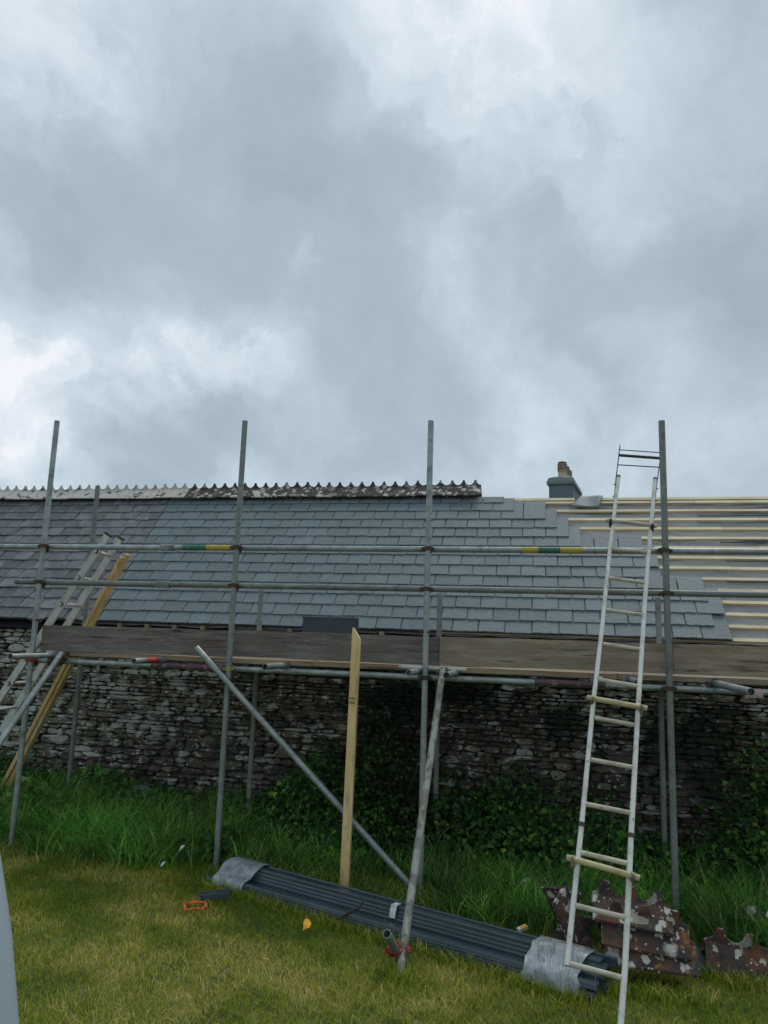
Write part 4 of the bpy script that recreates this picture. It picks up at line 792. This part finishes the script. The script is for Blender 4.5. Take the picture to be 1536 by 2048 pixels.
fast('tall_grass', V, T, Cc, 'foliage', label='rank dark green grass along the foot of the barn wall', cat='grass')
# short transition fringe, some dead
x = rng.uniform(-6.5, 4, 14000); y = verge(x)+.10+.12*rng.standard_normal(len(x)); n = len(x); V, T, Cc = blades(np.stack([x, y], 1), .05+.13*rng.random(n), .0055, .4+.9*rng.random(n), 3, ground_z(x, y)-.005, pick(n, [G1, G2, ol, straw], [4, 4, 2, 1.2])); fast('verge_grass', V, T, Cc, 'foliage', label='ragged fringe where the lawn meets the tall grass', cat='grass')
# leafy weeds and creepers
def leaves(name, px, py, pz, size, cols, label, cat, up=.5):
    n = len(px); yaw_ = rng.normal(-np.pi/2, 1.1, n); pit_ = rng.normal(-.55, .45, n); rol_ = rng.normal(0, .5, n)
    f = np.stack([np.cos(yaw_)*np.cos(pit_), np.sin(yaw_)*np.cos(pit_), np.sin(pit_)], 1); s0_ = np.stack([-np.sin(yaw_), np.cos(yaw_), np.zeros(n)], 1); u = np.cross(f, s0_)*-1
    s_ = s0_*np.cos(rol_)[:, None]+u*np.sin(rol_)[:, None]; u = np.cross(s_, f)*-1; u *= np.sign(u[:, 2:3]+1e-9)
    prof = [(0, 0, 0), (-.05, .26, .10), (.22, .46, .13), (.60, .34, .09), (1.0, 0, -.10), (.60, -.34, .09), (.22, -.46, .13), (-.05, -.26, .10), (.42, 0, 0)]
    p0 = np.stack([px, py, pz], 1); V = np.stack([p0+(f*a+s_*b*.95+u*c)*size[:, None] for a, b, c in prof], 1).reshape(-1, 3)
    tr = np.array([(8, 0, 1), (8, 1, 2), (8, 2, 3), (8, 3, 4), (8, 4, 5), (8, 5, 6), (8, 6, 7), (8, 7, 0)]); T = (np.arange(n)[:, None, None]*9+tr[None]).reshape(-1, 3)
    return fast(name, V, T, np.repeat(cols, 9, 0), 'foliage', label=label, cat=cat)
HX = [-9, -6, -5.2, -4.4, -3.6, -3.0, -2.55, -2.3, -1.95, -1.6, -1.3, -1.1, -.8, -.3, .2, .6, .85, 1.05, 1.3, 1.6, 2.3, 5]; HZ = [.6, .62, .56, .48, .30, .30, .45, .70, .92, 1.08, .98, .80, .74, .72, .80, .66, .34, .34, .70, 1.05, 1.2, 1.1]
n = 42000; px = rng.uniform(-6.6, 2.9, n); dep = rng.random(n)**.8; Hx = np.interp(px, HX, HZ)*(.72+.55*vnoise(px, 0*px+3, 3.2)); ph = rng.random(n)
clump = vnoise(px*1.0, dep*2+ph*2.2, 2.6); pyy = YW-.05-dep*(1.25-.55*ph); pz = Hx*ph*(1-.62*dep**1.3)+.03*rng.random(n); pyy = np.minimum(pyy, YW-.03)
keep = (clump > .30)&(rng.random(n) < np.where(px < -2.6, .60, 1.0))&(pz > .02); px, pyy, pz = px[keep], pyy[keep], pz[keep]; n = len(px)
LC = pick(n, [[.022, .072, .018], [.040, .130, .026], [.080, .220, .032], [.18, .32, .038], [.34, .40, .05]], [5, 5, 3.4, .9, .15]); bigp = vnoise(px, pz, 1.7)[:, None]; LC = LC*(.45+1.1*bigp)
leaves('leafy_weeds', px, pyy, pz, .022+.036*rng.random(n), LC, 'dark heart-leaved weeds and brambles climbing against the barn wall', 'weeds')
n = 9000; px = rng.uniform(-6.6, -2.5, n); pyy = rng.uniform(5.95, 7.2, n); cl = vnoise(px, pyy, 3.6); kp = cl > .54; px, pyy, cl = px[kp], pyy[kp], cl[kp]; n = len(px)
leaves('broad_weeds', px, pyy, .06+rng.random(n)*(.12+.75*(cl-.5)), .030+.045*rng.random(n), pick(n, [[.045, .14, .028], [.085, .22, .036], [.15, .30, .05]], [4, 3, 1]), 'broad-leaved weeds growing among the tall grass at the left', 'weeds')
# small-leaved creeper and moss tufts on the wall face
cx_ = np.concatenate([rng.normal(-1.5, .34, 5200), rng.normal(-.72, .38, 3600), rng.normal(.15, .16, 1000), rng.normal(-1.75, .2, 1200), rng.normal(1.15, .2, 500), rng.normal(-2.9, .07, 250)]); cz_ = np.concatenate([rng.normal(1.15, .32, 5200), rng.normal(1.38, .12, 3600), rng.normal(1.06, .17, 1000), rng.normal(.85, .25, 1200), rng.normal(1.1, .08, 500), rng.normal(1.46, .07, 250)])
k = (cz_ < 1.56)&(vnoise(cx_, cz_, 5) > .30); cx_, cz_ = cx_[k], cz_[k]; n = len(cx_)
LC = pick(n, [[.014, .032, .014], [.022, .050, .014], [.05, .07, .016]], [5, 4, .8]); leaves('wall_creeper', cx_, YW-.045-.05*rng.random(n), cz_, .007+.013*rng.random(n), LC, 'small-leaved dark creeper and moss patches on the rubble wall', 'creeper')
# a few pale bent stems over the weeds
mb = MB()
for (x0, y0, h, dx, dy) in ((-3.72, 6.05, .62, .22, -.1), (-3.78, 6.05, .60, -.22, -.05), (-.86, 5.75, .75, .22, 0), (-.70, 6.0, .5, .35, 0), (.42, 6.2, .95, .12, 0), (1.55, 5.9, .62, -.35, 0), (1.48, 5.8, .58, .2, 0), (-1.9, 7.1, 1.2, .12, 0), (-3.1, 6.0, .5, .3, 0)):
    mb.tube([(x0+dx*(u**2), y0+dy*u, .0+h*(u-.32*u**3.5)) for u in [i/9 for i in range(10)]], [.0032*(1-.6*i/9) for i in range(10)], 5, caps=False)
MATS['stem'] = mat('stem_green', (.11, .14, .045), rough=.7); solo('grass_stems', mb, 'stem_green', (0, 6, 0), 'long pale bent grass stems standing over the weeds', 'grass', kind='stuff')
